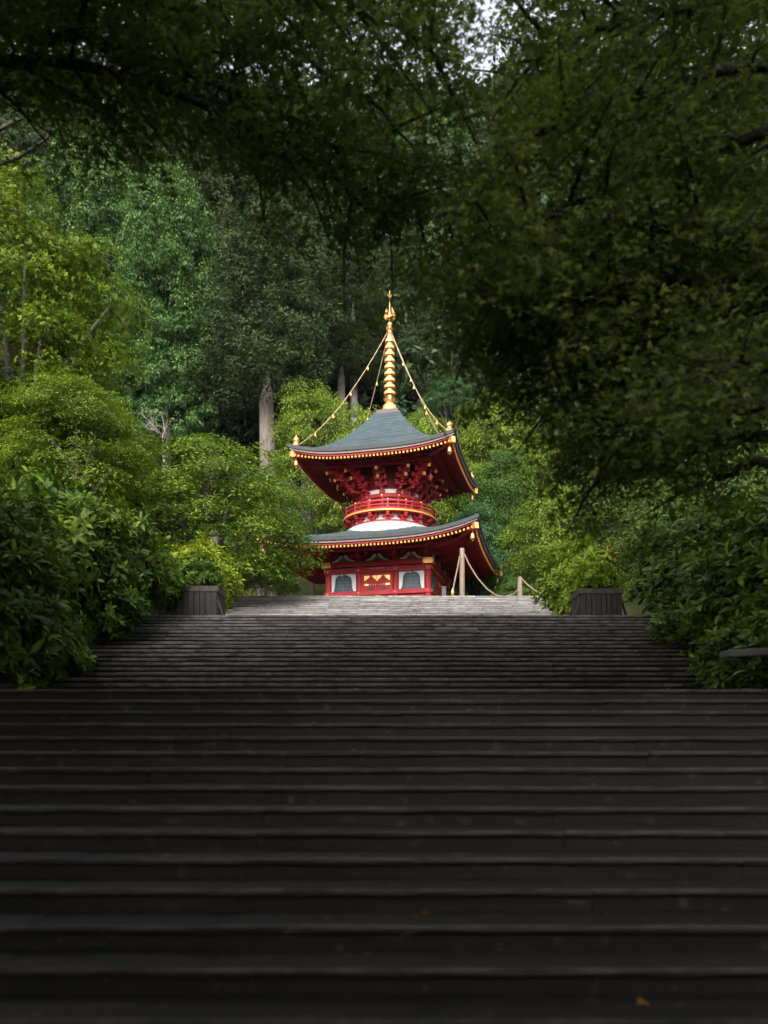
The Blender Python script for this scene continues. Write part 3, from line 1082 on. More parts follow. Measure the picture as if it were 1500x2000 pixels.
# ---- golden spire
SP = empty('spire', (0, 0, 0))
SP.parent = PAG
MB().box((0, 0, 11.98), (1.20, 1.20, .24)).box((0, 0, 11.875), (1.48, 1.48, .06)).box((0, 0, 12.115), (1.04, 1.04, .05)).obj('spire_base_box', 'box_bronze', SP)
MB().lathe([(0, 12.13), (.40, 12.13), (.41, 12.30), (.36, 12.50), (.22, 12.62), (.20, 12.66)], 24).obj('bowl', 'gold', SP, smooth=True)


def lotus(z, r0, r1, h, n, name):
    b = MB()
    b.lathe([(r0 * .8, z), (r0, z + h * .15), (r0 * .85, z + h * .5), (r0 * .75, z + h)], 16)
    for k in range(n):
        a_ = 2 * math.pi * k / n
        ca, sa = math.cos(a_), math.sin(a_)
        w_ = r1 * math.pi / n * .9
        pts = [(r0, -w_, z + h * .1), (r0, w_, z + h * .1), (r1 * .95, w_ * .8, z + h * .65), (r1 * 1.08, 0, z + h), (r1 * .95, -w_ * .8, z + h * .65)]
        b.add([(p_[0] * ca - p_[1] * sa, p_[0] * sa + p_[1] * ca, p_[2]) for p_ in pts], [(0, 1, 2, 3, 4)])
    return b.obj(name, 'gold', SP)


lotus(12.64, .20, .33, .30, 12, 'lotus')
MB().lathe([(.15, 12.6), (.155, 16.2), (.10, 16.5), (.09, 17.2)], 16).obj('shaft', 'gold', SP, smooth=True)
for k in range(9):
    z = 13.18 + .359 * k
    r_ = .315 - .0075 * k
    MB().lathe([(r_ - .06, z - .085), (r_, z - .07), (r_ + .008, z), (r_, z + .07), (r_ - .06, z + .085), (.14, z + .07), (.14, z - .07)], 28, closed=True).obj('spire_ring', 'gold', SP)
    MB().lathe([(.15, z + .09), (.168, z + .15), (.168, z + .21), (.15, z + .27)], 20).obj('spire_collar', 'gold', SP, smooth=True)
lotus(16.36, .11, .18, .20, 8, 'lotus')
lotus(16.62, .11, .20, .22, 8, 'lotus')
MB().lathe([(.09, 16.86), (.13, 16.9), (.145, 17.0), (.10, 17.08), (.09, 17.15)], 16).obj('spire_neck', 'gold', SP, smooth=True)
lotus(17.08, .10, .19, .14, 8, 'lotus')
MB().lathe([(.0, 17.18), (.09, 17.22), (.14, 17.36), (.12, 17.50), (.07, 17.62), (.04, 17.74), (.025, 18.05), (.022, 18.80), (0, 18.86)], 16).obj('jewel', 'gold', SP, smooth=True)
fl = MB()
for k in range(8):
    a_ = 2 * math.pi * k / 8 + .2
    T = Matrix.Rotation(a_, 3, 'Z')
    for j, (h0, h1, rmax) in enumerate(((17.20, 17.66, .30), (17.22, 17.92, .24))):
        pts = []
        for i in range(7):
            s_ = i / 6
            rad = .10 + (rmax - .10) * math.sin(math.pi * min(1, s_ * 1.12) * .92) + (.02 if i % 2 else 0)
            pts.append(T @ Vector((rad, .03 * math.sin(s_ * 9 + j), h0 + (h1 - h0) * s_)))
        fl.tube(pts, [.017, .017, .016, .014, .012, .009, .004], 5)
fl.obj('flame_ornament', 'gold', SP, smooth=True)
tp = MB()
for k in range(4):
    T = Matrix.Rotation(k * math.pi / 2 + .3, 3, 'Z')
    tp.tube([T @ Vector((.02, 0, 18.50)), T @ Vector((.09, 0, 18.56)), T @ Vector((.12, 0, 18.68))], [.018, .016, .004], 5)
tp.obj('spire_tip', 'gold', SP)

# chains with little bells from the spire to the corners
bell_me = MB().lathe([(0, 0), (.02, -.01), (.035, -.06), (.05, -.15), (.075, -.20), (.05, -.20), (0, -.1)], 10).mesh('chain_bell', smooth=True)
for q in JW:
    a0 = Vector((q.x * .035, q.y * .035, 16.42))
    a1 = Vector(q) * 1.0 + Vector((-q.x * .03, -q.y * .03, .14))
    pts = []
    for i in range(41):
        t = i / 40
        p_ = a0.lerp(a1, t)
        p_.z -= 4 * .62 * t * (1 - t) * (1.0 + .3 * t)
        pts.append(p_)
    ch = MB().tube(pts, [.024 if i % 2 else .016 for i in range(41)], 6).obj('chain', 'chain_metal', PAG)
    for i in (9, 17, 25, 33):
        link('chain_bell', bell_me, 'gold', ch, pts[i] + Vector((0, 0, -.02)))

# ------------------------------------------------------------------ posts and ropes on the terrace
def post(u, vtop, Z, wpx, name, label, zb=None, mat='post_wood'):
    p = P(u, vtop, Z)
    wd = wpx * Z / FPX
    z0 = Z_TOP if zb is None else zb
    b = MB()
    h = p.z - z0
    b.lathe([(0, -.1), (wd * .54, -.1), (wd * .52, h * .5), (wd * .48, h - .03), (wd * .42, h), (0, h + .004)], 14)
    o = b.obj(name, mat, None, smooth=False, loc=(p.x, p.y, z0))
    tag(o, label, 'post')
    return o, p


def rope(pts, rad, label):
    # three twisted strands
    b = MB()
    P_ = []
    n = 60
    pts = [Vector(p) for p in pts]
    for i in range(n + 1):
        t = i / n * (len(pts) - 1)
        k = min(int(t), len(pts) - 2)
        P_.append(pts[k].lerp(pts[k + 1], t - k))
    sm = [P_[0]] + [(P_[i - 1] + P_[i] * 2 + P_[i + 1]) / 4 for i in range(1, n)] + [P_[-1]]
    for s in range(3):
        tw = []
        for i, p in enumerate(sm):
            a_ = i * .9 + s * 2.094
            tw.append(p + Vector((math.cos(a_) * rad * .5, 0, math.sin(a_) * rad * .5)))
        b.tube(tw, rad * .62, 6)
    o = b.obj('rope', 'straw_rope', None, smooth=True)
    tag(o, label, 'rope', 'straw ropes strung between the terrace posts')
    return o


post(902.5, 1071, 36.4, 9.5, 'wooden_post', 'tall round wooden post in front of the pagoda right eave')
post(1015.5, 1127, 35.8, 9.0, 'wooden_post', 'short round wooden post beyond the end of the lower eave')
sb = P(867, 1148, 36.0)
so = MB().box((0, 0, (sb.z - Z_TOP) / 2), (.20, .20, sb.z - Z_TOP), taper=.92).box((0, 0, sb.z - Z_TOP + .02), (.24, .24, .05)).obj('stone_bollard', 'paving', None, bevel=.012, loc=(sb.x, sb.y, Z_TOP))
tag(so, 'small square stone bollard left of the tall wooden post', 'bollard')


def rp(*uvz):
    return [P(*q) for q in uvz]


rope(rp((898, 1087, 36.3), (894, 1108, 35.6), (888, 1135, 34.9), (884, 1158, 34.4), (882.5, 1166, 34.3)), .032, 'straw rope dropping steeply left from the tall wooden post')
rope(rp((906.5, 1081, 36.4), (916, 1102, 36.4), (932, 1128, 36.3), (951, 1150, 36.2), (968, 1162, 36.1), (985, 1166, 36.0), (1004, 1160, 35.9), (1012, 1150, 35.8)), .032, 'straw rope sagging between the tall and the short wooden posts')
rope(rp((1019, 1130, 35.8), (1030, 1142, 35.5), (1045, 1153, 35.1), (1058, 1161, 34.8), (1075, 1170, 34.4)), .032, 'straw rope sloping right from the short wooden post')
gp = P(884, 1158, 34.35)
go = MB().lathe([(0, -.12), (.08, -.12), (.085, -.02), (.10, .02), (.07, .08), (.03, .16), (0, .2)], 12).obj('rope_finial', 'gold', None, smooth=True, loc=(gp.x, gp.y, gp.z))
tag(go, 'small golden knob where the steep left rope ends', 'finial')
go.scale = (.8, .8, 1.1)

# ------------------------------------------------------------------ plank planters
def planter(x0, x1, Z, ztop, label, depth=1.2):
    h = ztop - Z_L2
    root = empty('planter', ((x0 + x1) / 2, Z + depth / 2, Z_L2))
    tag(root, label, 'planter', 'plank planters on the middle landing')
    wd = x1 - x0
    n = 8
    for k, (L_, off, rz) in enumerate(((wd, depth / 2, 0), (wd, depth / 2, math.pi), (depth, wd / 2, math.pi / 2), (depth, wd / 2, -math.pi / 2))):
        m = n if k < 2 else 7
        for i in range(m):
            pw = L_ / m
            b = MB().box((-L_ / 2 + pw * (i + .5), -off - (.012 if i % 2 else .0), h * .45), (pw - .012, .04, h * .9))
            o = b.obj('plank', 'grey_plank', root, bevel=.004)
            o.rotation_euler = (0, 0, rz)
    rim = MB()
    for sx, sy, lx, ly in ((0, -depth / 2, wd + .10, .10), (0, depth / 2, wd + .10, .10), (-wd / 2, 0, .10, depth - .1), (wd / 2, 0, .10, depth - .1)):
        rim.box((sx, sy, h * .92), (lx, ly, h * .17))
    rim.obj('rim', 'bark', root)
    MB().box((0, 0, h * .80), (wd - .08, depth - .08, .06)).obj('soil', 'forest_floor', root)
    for sx in (-1, 1):
        br = MB().bar((sx * (wd / 2 + .2), -depth / 2 + .08, .0), (sx * (wd / 2 + .02), -depth / 2 + .08, h * .6), .06, .06)
        br.obj('brace', 'grey_plank', root)
    return root


pl = planter(-6.38, -5.01, 24.55, P(0, 1145, 24.55).z, 'weathered plank planter beside the left rhododendron bank')
pr = planter(5.90, 7.12, 24.55, P(0, 1150, 24.55).z, 'dark plank planter below the bright yellow-green rhododendron')

# ------------------------------------------------------------------ rhododendron shrubs
def shrub_mesh(seed, nros, per, llen, zmin=-0.75):
    """unit ellipsoid of leaf rosettes, lumpy"""
    rng = np.random.default_rng(seed)
    L = Leaves()
    D = sphere_dirs(rng, nros, zmin)
    lump = 0.86 + 0.13 * np.sin(D[:, 0] * 5 + seed) * np.cos(D[:, 1] * 6 + seed * 2) + 0.10 * np.sin(D[:, 2] * 8 + D[:, 0] * 4)
    C = D * (lump * rng.uniform(0.66, 1.10, nros))[:, None]
    ax = unit(D + np.array([0, 0, 0.55]) + rng.normal(0, 0.25, (nros, 3)))
    idx = np.repeat(np.arange(nros), per)
    m = len(idx)
    A = ax[idx]
    lsz = llen * np.repeat(rng.uniform(.6, 1.25, nros), per)
    ref = np.where(np.abs(A[:, 2:3]) < 0.9, np.array([[0, 0, 1.]]), np.array([[1., 0, 0]]))
    s = unit(np.cross(A, ref))
    q = np.cross(A, s)
    th = np.tile(np.arange(per) * 2.399963, nros) + rng.normal(0, 0.2, m)
    el = rng.uniform(0.15, 0.95, m)
    out = s * np.cos(th)[:, None] + q * np.sin(th)[:, None]
    dv = out * np.cos(el)[:, None] + A * np.sin(el)[:, None]
    nr = A * np.cos(el)[:, None] - out * np.sin(el)[:, None] + rng.normal(0, .15, (m, 3))
    pos = C[idx] + dv * llen * 0.1 - A * (rng.uniform(0, 0.7, m) * llen)[:, None]
    L.put(leaf_arrays(rng, pos, nr, dv, lsz, 'long', 0.30))
    return L.mesh('shrub_foliage')


def stems_mesh(seed):
    rng = random.Random(seed)
    b = MB()
    for k in range(7):
        a_ = rng.uniform(0, 6.28)
        e = Vector((math.cos(a_) * rng.uniform(.3, .75), math.sin(a_) * rng.uniform(.3, .75), rng.uniform(.0, .6)))
        s = Vector((e.x * .25, e.y * .25, -1.25))
        b.tube([s, s.lerp(e, .35) + Vector((0, 0, .1)), s.lerp(e, .7) + Vector((0, 0, .05)), e], [.04, .032, .022, .008], 6)
    return b.mesh('stems', smooth=True)


SHM = [shrub_mesh(11, 820, 9, 0.150), shrub_mesh(12, 860, 9, 0.140), shrub_mesh(13, 780, 9, 0.155)]
STM = [stems_mesh(21), stems_mesh(22)]


def shrub(X, Y, Z, rx, ry, rz, rot, k, label, mat='shrub_leaf', name='rhododendron'):
    root = empty(name, (X, Y, terrain_z(X, Y)))
    tag(root, label, 'shrub', 'rhododendrons along the stairs')
    f = link('foliage', SHM[k], None, root, (0, 0, Z - root.location.z))
    if not f.data.materials:
        f.data.materials.append(MATS['shrub_leaf'])
    f.material_slots[0].link = 'OBJECT'
    f.material_slots[0].material = MATS[mat]
    f.scale = (rx, ry, rz)
    f.rotation_euler = (0, 0, rot)
    s = link('stems', STM[k % 2], 'bark', root, (0, 0, Z - root.location.z))
    s.scale = (rx, ry, rz)
    return root


# left bank, from the frame edge up to the planter
shrub(-7.7, 15.3, 2.7, 1.9, 1.7, 2.0, 0.3, 0, 'large dark rhododendron at the left edge of the picture')
shrub(-8.3, 17.4, 3.7, 1.9, 1.8, 2.2, 1.4, 1, 'broad glossy rhododendron second from the left edge')
shrub(-8.0, 19.9, 4.8, 1.65, 1.8, 1.85, 2.2, 2, 'green rhododendron between the broad one and the planter bushes')
shrub(-7.4, 22.4, 5.05, 1.5, 1.6, 1.75, 3.1, 0, 'rounded rhododendron just left of the weathered plank planter')
shrub(-5.9, 26.3, 5.35, 1.45, 1.1, 1.35, 0.8, 1, 'bright rhododendron rising behind the left planter', 'shrub_leaf_bright')
shrub(-6.75, 24.3, 4.95, .8, .8, 1.1, 2.8, 2, 'small rhododendron touching the left side of the weathered planter')
shrub(-5.75, 25.3, 5.2, .95, .75, .75, 2.2, 0, 'rhododendron planted in the weathered plank planter itself')
shrub(-7.1, 20.6, 3.6, 1.0, 1.4, 1.2, 0.8, 2, 'low rhododendron skirt beside the middle steps on the left')
shrub(-7.2, 17.6, 2.1, 1.0, 1.4, 1.1, 0.1, 1, 'low dark rhododendron at the foot of the left bank')
shrub(6.45, 25.2, 5.15, .85, .7, .7, 1.2, 2, 'rhododendron planted in the dark plank planter itself', 'shrub_leaf_bright')
# right bank
shrub(8.0, 13.6, 2.3, 2.0, 1.9, 1.65, 0.9, 1, 'large dark rhododendron at the right edge of the picture')
shrub(8.3, 17.0, 3.3, 1.9, 1.9, 1.75, 2.0, 2, 'shaded rhododendron on the right bank behind the edge one')
shrub(8.2, 20.4, 4.45, 1.6, 1.8, 1.65, 0.2, 0, 'dark green rhododendron right of the dark plank planter')
shrub(8.3, 23.6, 5.35, 1.3, 1.4, 1.5, 1.1, 2, 'tall rhododendron with pale top above the dark planter')
shrub(6.35, 26.5, 5.3, 1.45, 1.0, 1.5, 2.6, 0, 'bright yellow-green rhododendron leaning over the top steps', 'shrub_leaf_bright')
shrub(7.05, 25.9, 5.95, .42, .4, .48, 1.6, 1, 'rhododendron with rusty brown leaves behind the dark planter', 'rust_leaf')
shrub(7.5, 19.6, 3.2, .9, 1.3, 1.0, 0.5, 1, 'low rhododendron skirt beside the middle steps on the right')
shrub(7.4, 16.2, 1.7, 1.0, 1.3, 1.0, 1.5, 0, 'low dark rhododendron at the foot of the right bank')

for k_, x_ in enumerate((-9.0, -6.0, -3.0, 0.0, 3.0, 6.0, 9.0)):  # row added out of view to block low sky light from the steps
    shrub(x_, -5.6 - .5 * (k_ % 2), 0.4, 2.0, 1.6, 2.6, k_ * 1.3, k_ % 3, 'unseen rhododendron number %s from the left, added behind the viewpoint to block light' % ('one', 'two', 'three', 'four', 'five', 'six', 'seven')[k_])

# ------------------------------------------------------------------ trees
MAPLES = []
for sd, nb, ns, per, sz in ((1, 50, 18, 52, .037), (2, 44, 20, 52, .039), (3, 56, 17, 50, .035)):
    me, cen = maple_crown(sd, nb, ns, per, sz)
    MAPLES.append((me, maple_trunk(sd, cen)))


def dress(o, mat):
    """same leaves or bark mesh, this object's own colour"""
    if not o.data.materials:
        o.data.materials.append(MATS[mat])
    o.material_slots[0].link = 'OBJECT'
    o.material_slots[0].material = MATS[mat]
    return o


def maple(u, v0, v1, Z, wpx, var, rot, label, mat='maple_leaf', bark='bark', name='maple_tree', deep=1.0, group='round maples around the pagoda'):
    t, bt = P(u, v0, Z), P(u, v1, Z)
    rx = wpx * Z / FPX / 2
    rz = (t.z - bt.z) / 2 / 0.86
    cz = t.z - rz * 1.0
    gz = terrain_z(t.x, Z)
    root = empty(name, (t.x, Z, gz))
    tag(root, label, 'tree', group)
    c = dress(link('crown', MAPLES[var][0], None, root, (0, 0, cz - gz)), mat)
    c.scale = (rx, rx * deep, rz)
    c.rotation_euler = (0, 0, rot)
    k = link('trunk', MAPLES[var][1], bark, root, (0, 0, cz - gz))
    k.scale = (rx, rx * deep, max(rz, (cz - gz + .3) / 1.9))
    k.rotation_euler = (0, 0, rot)
    return root


def cedar_prof(z):
    return 0.26 * (1 - z) ** 0.55 * (0.55 + 0.45 * min(1, z * 5)) + 0.02


def camph_prof(z):
    return 0.30 * math.sqrt(max(0, 1 - (2 * z - 0.85) ** 2 / 1.4)) * (1 - .35 * z) + 0.02


CEDARS = [clump_crown(31, cedar_prof, 330, 210, .020, .050, .24, .25, .3)[0],
          clump_crown(32, lambda z: 0.30 * math.sqrt(max(0, 1 - (2 * z - .9) ** 2 / 1.3)) * (1 - .3 * z) + .02, 330, 210, .021, .058, .24, .2, .3)[0]]
CAMPH = clump_crown(33, camph_prof, 520, 190, .0145, .042, .42, .9, .5)[0]
tr = MB()
tr.tube([(0, 0, -1), (0, 0, -.85), (0.01, 0, -.4), (0, .01, .0), (0, 0, .16)], [.075, .056, .05, .042, .006], 12)
CTR = tr.mesh('trunk', smooth=True)


def tall(u, v0, v1, Z, wpx, kind, rot, label, name='cedar_tree', mat='cedar_leaf', bark='cedar_bark', trunk_r=1.0, lean=0.0, group='tall trees on the slope behind the pagoda'):
    """kind: mesh of unit height; crown spans rows v0..v1"""
    t, bt = P(u, v0, Z), P(u, v1, Z)
    h = t.z - bt.z
    gz = terrain_z(t.x, Z)
    root = empty(name, (t.x, Z, gz))
    tag(root, label, 'tree', group)
    wx = wpx * Z / FPX / 2 / 0.27
    c = dress(link('crown', kind, None, root, (0, 0, bt.z - gz)), mat)
    c.scale = (wx, wx, h)
    c.rotation_euler = (0, 0, rot)
    k = dress(link('trunk', CTR, None, root, (0, 0, bt.z - gz)), bark)
    below = max(bt.z - gz + .4, .5)
    k.scale = (8 * trunk_r, 8 * trunk_r, max(below, h * .7))
    k.rotation_euler = (0, lean, rot)
    return root


# -- round maples beside and behind the pagoda
maple(410, 822, 1215, 31.0, 440, 0, 0.4, 'big fluffy maple overlapping the left end of the lower roof', deep=.8)
maple(250, 850, 1200, 33.5, 340, 1, 1.9, 'maple between the overlapping maple and the left bank', 'maple_leaf')
maple(610, 722, 1080, 55.0, 210, 2, 0.2, 'domed maple behind the left side of the upper roof')
maple(700, 770, 1130, 53.5, 190, 0, 2.4, 'maple directly behind the pagoda spire base', 'maple_leaf')
maple(830, 752, 1120, 55.5, 210, 1, 1.2, 'olive maple just right of the golden spire')
maple(965, 735, 1090, 56.0, 240, 0, 3.0, 'broad maple high behind the right roof corner', 'maple_leaf')
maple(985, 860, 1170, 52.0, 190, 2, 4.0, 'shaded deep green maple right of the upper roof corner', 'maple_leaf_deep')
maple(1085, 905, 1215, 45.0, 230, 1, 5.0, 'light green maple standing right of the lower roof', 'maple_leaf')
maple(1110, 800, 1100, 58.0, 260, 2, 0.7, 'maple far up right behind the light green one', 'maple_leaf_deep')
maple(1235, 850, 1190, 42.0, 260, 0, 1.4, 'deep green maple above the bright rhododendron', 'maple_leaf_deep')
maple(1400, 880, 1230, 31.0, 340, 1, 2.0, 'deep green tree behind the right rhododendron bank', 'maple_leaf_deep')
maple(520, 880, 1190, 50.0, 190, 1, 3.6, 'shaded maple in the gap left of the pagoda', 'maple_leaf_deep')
maple(930, 962, 1210, 50.5, 165, 0, 5.2, 'bushy blue-green tree tucked under the upper roof corner', 'bush_leaf', name='bushy_tree')
maple(880, 728, 830, 60.0, 110, 2, 1.0, 'small bright green feathery tree above the right chain', 'bush_leaf', name='feathery_tree')
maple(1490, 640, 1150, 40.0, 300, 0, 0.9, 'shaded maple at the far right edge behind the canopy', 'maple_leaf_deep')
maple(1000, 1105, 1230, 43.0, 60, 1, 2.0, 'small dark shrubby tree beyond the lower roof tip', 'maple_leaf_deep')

DM, DMc = maple_crown(9, 64, 15, 26, .078, -.75, 'rhomb', .6)
DENSE = len(MAPLES)
MAPLES.append((DM, maple_trunk(9, DMc, 10)))

# -- golden green maple at the left
LF, LFc = maple_crown(7, 54, 20, 34, .030, -.92, 'maple', .75)
MAPLES.append((LF, maple_trunk(7, LFc, 12)))
maple(40, 285, 960, 27.0, 440, 4, 0.6, 'golden green maple filling the left edge', 'maple_leaf_gold', group='near maples framing the view')
maple(150, 690, 1020, 25.0, 300, 1, 0.9, 'layered maple stepping down below the golden green one', 'maple_leaf', group='near maples framing the view')
maple(40, 600, 1050, 29.5, 440, 0, 2.6, 'shaded maple behind the golden green one at left', 'maple_leaf', group='near maples framing the view')

# -- tall evergreens on the slope
tall(325, 318, 850, 59.0, 235, CAMPH, 0.3, 'tall bluish green camphor with drooping foliage left of centre', 'camphor_tree', 'camphor_leaf')
tall(170, 268, 800, 64.0, 280, CAMPH, 2.3, 'broad camphor crown rising behind the golden green maple', 'camphor_tree', 'camphor_leaf')
tall(523, 425, 790, 57.0, 250, CEDARS[1], 1.0, 'great dark cedar with thick bare trunk left of the spire', trunk_r=1.55)
tall(414, 440, 830, 62.0, 190, CEDARS[0], 2.0, 'dark cedar behind the camphor with trunk showing below', trunk_r=1.3)
tall(482, 500, 860, 66.0, 170, CEDARS[0], 3.0, 'slim cedar in shade between two cedar trunks', trunk_r=.9)
tall(690, 505, 640, 62.0, 130, CEDARS[1], 0.2, 'cedar with rounded crown over a pale bare trunk', trunk_r=.7, bark='pale_bark')
tall(668, 640, 745, 60.5, 150, CEDARS[1], 1.2, 'low rounded cedar crown below the pale trunk', trunk_r=.8)
tall(600, 440, 770, 63.0, 170, CEDARS[0], 4.2, 'dark cedar behind the domed maple left of the spire', trunk_r=1.1)
tall(820, 500, 770, 64.0, 150, CEDARS[0], 5.0, 'conical cedar just right of the spire tip', trunk_r=.7)
tall(760, 470, 760, 70.0, 150, CEDARS[0], 0.8, 'dim cedar straight behind the spire tip', trunk_r=.8)
tall(890, 470, 770, 67.0, 170, CEDARS[1], 2.8, 'cedar half hidden by the hanging canopy edge', trunk_r=.8)
tall(60, 200, 640, 72.0, 220, CEDARS[0], 3.3, 'high dark cedar in the upper left behind the camphors')
tall(270, 190, 560, 80.0, 200, CEDARS[1], 1.7, 'remote cedar above the tall camphor')
tall(430, 230, 600, 82.0, 200, CEDARS[0], 0.9, 'remote cedar above the great dark cedar')
tall(560, 260, 600, 86.0, 190, CEDARS[1], 2.9, 'remote rounded cedar high left of the spire')
tall(700, 300, 600, 84.0, 190, CEDARS[0], 3.9, 'remote conical cedar high above the spire')
tall(850, 215, 520, 92.0, 190, CAMPH, 4.4, 'far bluish tree glimpsed through the canopy gap', 'camphor_tree', 'camphor_leaf')
tall(1020, 420, 800, 74.0, 200, CEDARS[0], 5.1, 'cedar hidden in part behind the right canopy')
tall(1180, 480, 860, 72.0, 220, CEDARS[1], 1.1, 'cedar behind the right canopy above the deep green maple')
tall(1500, 400, 860, 62.0, 240, CEDARS[1], 4.1, 'cedar beyond the right edge behind the shaded maple')
tall(1380, 520, 900, 66.0, 240, CEDARS[0], 2.1, 'cedar at the far right behind the hanging foliage')

# -- the mountain wood beyond: one mass
rng = np.random.default_rng(77)
def crown_co(seed, n, per, size):
    me, _ = clump_crown(seed, cedar_prof, n, per, size, .080, .36, .25, .3)
    c = np.empty(len(me.vertices) * 3, dtype=np.float32)
    me.vertices.foreach_get('co', c)
    bpy.data.meshes.remove(me)
    return c.reshape(-1, 3)


near_c = [crown_co(41, 80, 36, .046), crown_co(43, 80, 36, .046)]
far_c = crown_co(42, 60, 13, .085)
VV, cnt = [], 0
for y in np.arange(65, 150, 5.3):
    for x in np.arange(-80, 81, 5.0):
        px, py = x + rng.uniform(-2, 2), y + rng.uniform(-2, 2)
        if px < -py * 0.50 - 5 or px > py * (0.22 if y < 100 else 0.5) + 4:
            continue
        h = rng.uniform(12, 20)
        wd = h * rng.uniform(1.0, 1.5) * .8
        a_ = rng.uniform(0, 6.28)
        c_, s_ = math.cos(a_), math.sin(a_)
        co = near_c[cnt % 2] if y < 84 else far_c
        v = co * np.array([wd, wd, h])
        VV.append(np.stack([v[:, 0] * c_ - v[:, 1] * s_ + px, v[:, 0] * s_ + v[:, 1] * c_ + py, v[:, 2] + terrain_z(px, py) + 1.0], 1))
        cnt += 1
VV = np.concatenate(VV)
QQ = [np.arange(len(VV)).reshape(-1, 4)]
VV = [VV]
wood = link('mountain_forest', fast_mesh('mountain_forest', np.concatenate(VV), np.concatenate(QQ)), 'forest_leaf')
tag(wood, 'dark cedar forest covering the mountainside behind everything', 'forest', kind='stuff')

# -- dead twigs by the cedars
dt = MB()
rr = random.Random(9)
base = P(318, 850, 36)


def twig(b, p, d, L_, r_, depth):
    q = p + d * L_
    mid = p.lerp(q, .5) + Vector((rr.uniform(-.08, .08), 0, rr.uniform(-.05, .1))) * L_
    b.tube([p, mid, q], [r_, r_ * .75, r_ * .45], 5)
    if depth:
        for k in range(3):
            nd = (d + Vector((rr.uniform(-.9, .9), rr.uniform(-.5, .5), rr.uniform(-.3, .6)))).normalized()
            twig(b, p.lerp(q, rr.uniform(.5, 1)), nd, L_ * rr.uniform(.45, .75), r_ * .5, depth - 1)


for k in range(5):
    twig(dt, Vector((0, 0, 0)), Vector((rr.uniform(-1.1, .6), rr.uniform(-.4, .4), rr.uniform(.25, .8))).normalized(), rr.uniform(.5, .9), .022, 3)
dt.tube([(0.15, 0, -6.5), (.1, 0, -3), (0, 0, 0)], [.09, .06, .03], 6)
do = dt.obj('dead_tree', 'dead_twig', None, smooth=True, loc=base)
tag(do, 'bare grey twigs poking out above the fluffy maple', 'dead tree')


# ------------------------------------------------------------------ dark maples overhead
def canopy_tree(name, label, trunk, limbs, seed, spray_n, per, lsize, sub_len=1.4, gap=.42, mat='canopy_leaf', r0=.16):
    rng = np.random.default_rng(seed)
    rp_ = random.Random(seed)
    b = MB()
    L = Leaves()
    base = Vector(trunk[0])
    root = empty(name, base)
    tag(root, label, 'tree', 'near maples framing the view')
    loc = lambda q: Vector(q) - base
    b.tube([loc(q) for q in trunk], [r0 * (1.25 - .5 * i / (len(trunk) - 1)) for i in range(len(trunk))], 10)
    C, NRM, RAD = [], [], []
    for lm in limbs:
        pts = [loc(q) for q in lm]
        dens = []
        for i in range(len(pts) - 1):
            for t in np.linspace(0, 1, 5)[:-1]:
                dens.append(pts[i].lerp(pts[i + 1], t) + Vector((rp_.uniform(-.05, .05), rp_.uniform(-.05, .05), rp_.uniform(-.06, .06))))
        dens.append(pts[-1])
        m = len(dens)
        b.tube(dens, [max(.012, .085 * (1 - i / m) ** 1.0) for i in range(m)], 6)
        acc = 0
        for i in range(2, m):
            seg = (dens[i] - dens[i - 1])
            acc += seg.length
            if acc < gap:
                continue
            acc = 0
            d = seg.normalized()
            side = d.cross(Vector((0, 0, 1)))
            if side.length < .1:
                side = Vector((1, 0, 0))
            side.normalize()
            for sg in (-1, 1):
                ln = sub_len * rp_.uniform(.55, 1.1)
                dd = (d * rp_.uniform(.3, .9) + side * sg * rp_.uniform(.6, 1.1) + Vector((0, 0, rp_.uniform(-.35, .35)))).normalized()
                e = dens[i] + dd * ln + Vector((0, 0, -.12 * ln))
                mid = dens[i].lerp(e, .5) + Vector((rp_.uniform(-.08, .08), rp_.uniform(-.08, .08), .08))
                b.tube([dens[i], mid, e], [.024, .016, .006], 5)
                for k in range(spray_n):
                    t = (k + .6) / spray_n
                    q = dens[i].lerp(mid, t * 2) if t < .5 else mid.lerp(e, t * 2 - 1)
                    C.append(q + Vector((rp_.uniform(-.3, .3), rp_.uniform(-.3, .3), rp_.uniform(-.28, .22))))
                    NRM.append(Vector((rp_.uniform(-.5, .5), rp_.uniform(-.6, .2), 1)))
                    RAD.append(rp_.uniform(.22, .42))
    C = np.array([tuple(c) for c in C])
    NRM = np.array([tuple(c) for c in NRM])
    sprays(rng, L, C, NRM, np.array(RAD), per, lsize, 'maple', .75, flat=.25, jit=.55, droop=.35)
    link('crown', L.mesh('canopy_leaves'), mat, root)
    b.obj('trunk', 'dark_bark', root, smooth=True)
    return root


def PL(*uvz):
    return [P(*q) for q in uvz]


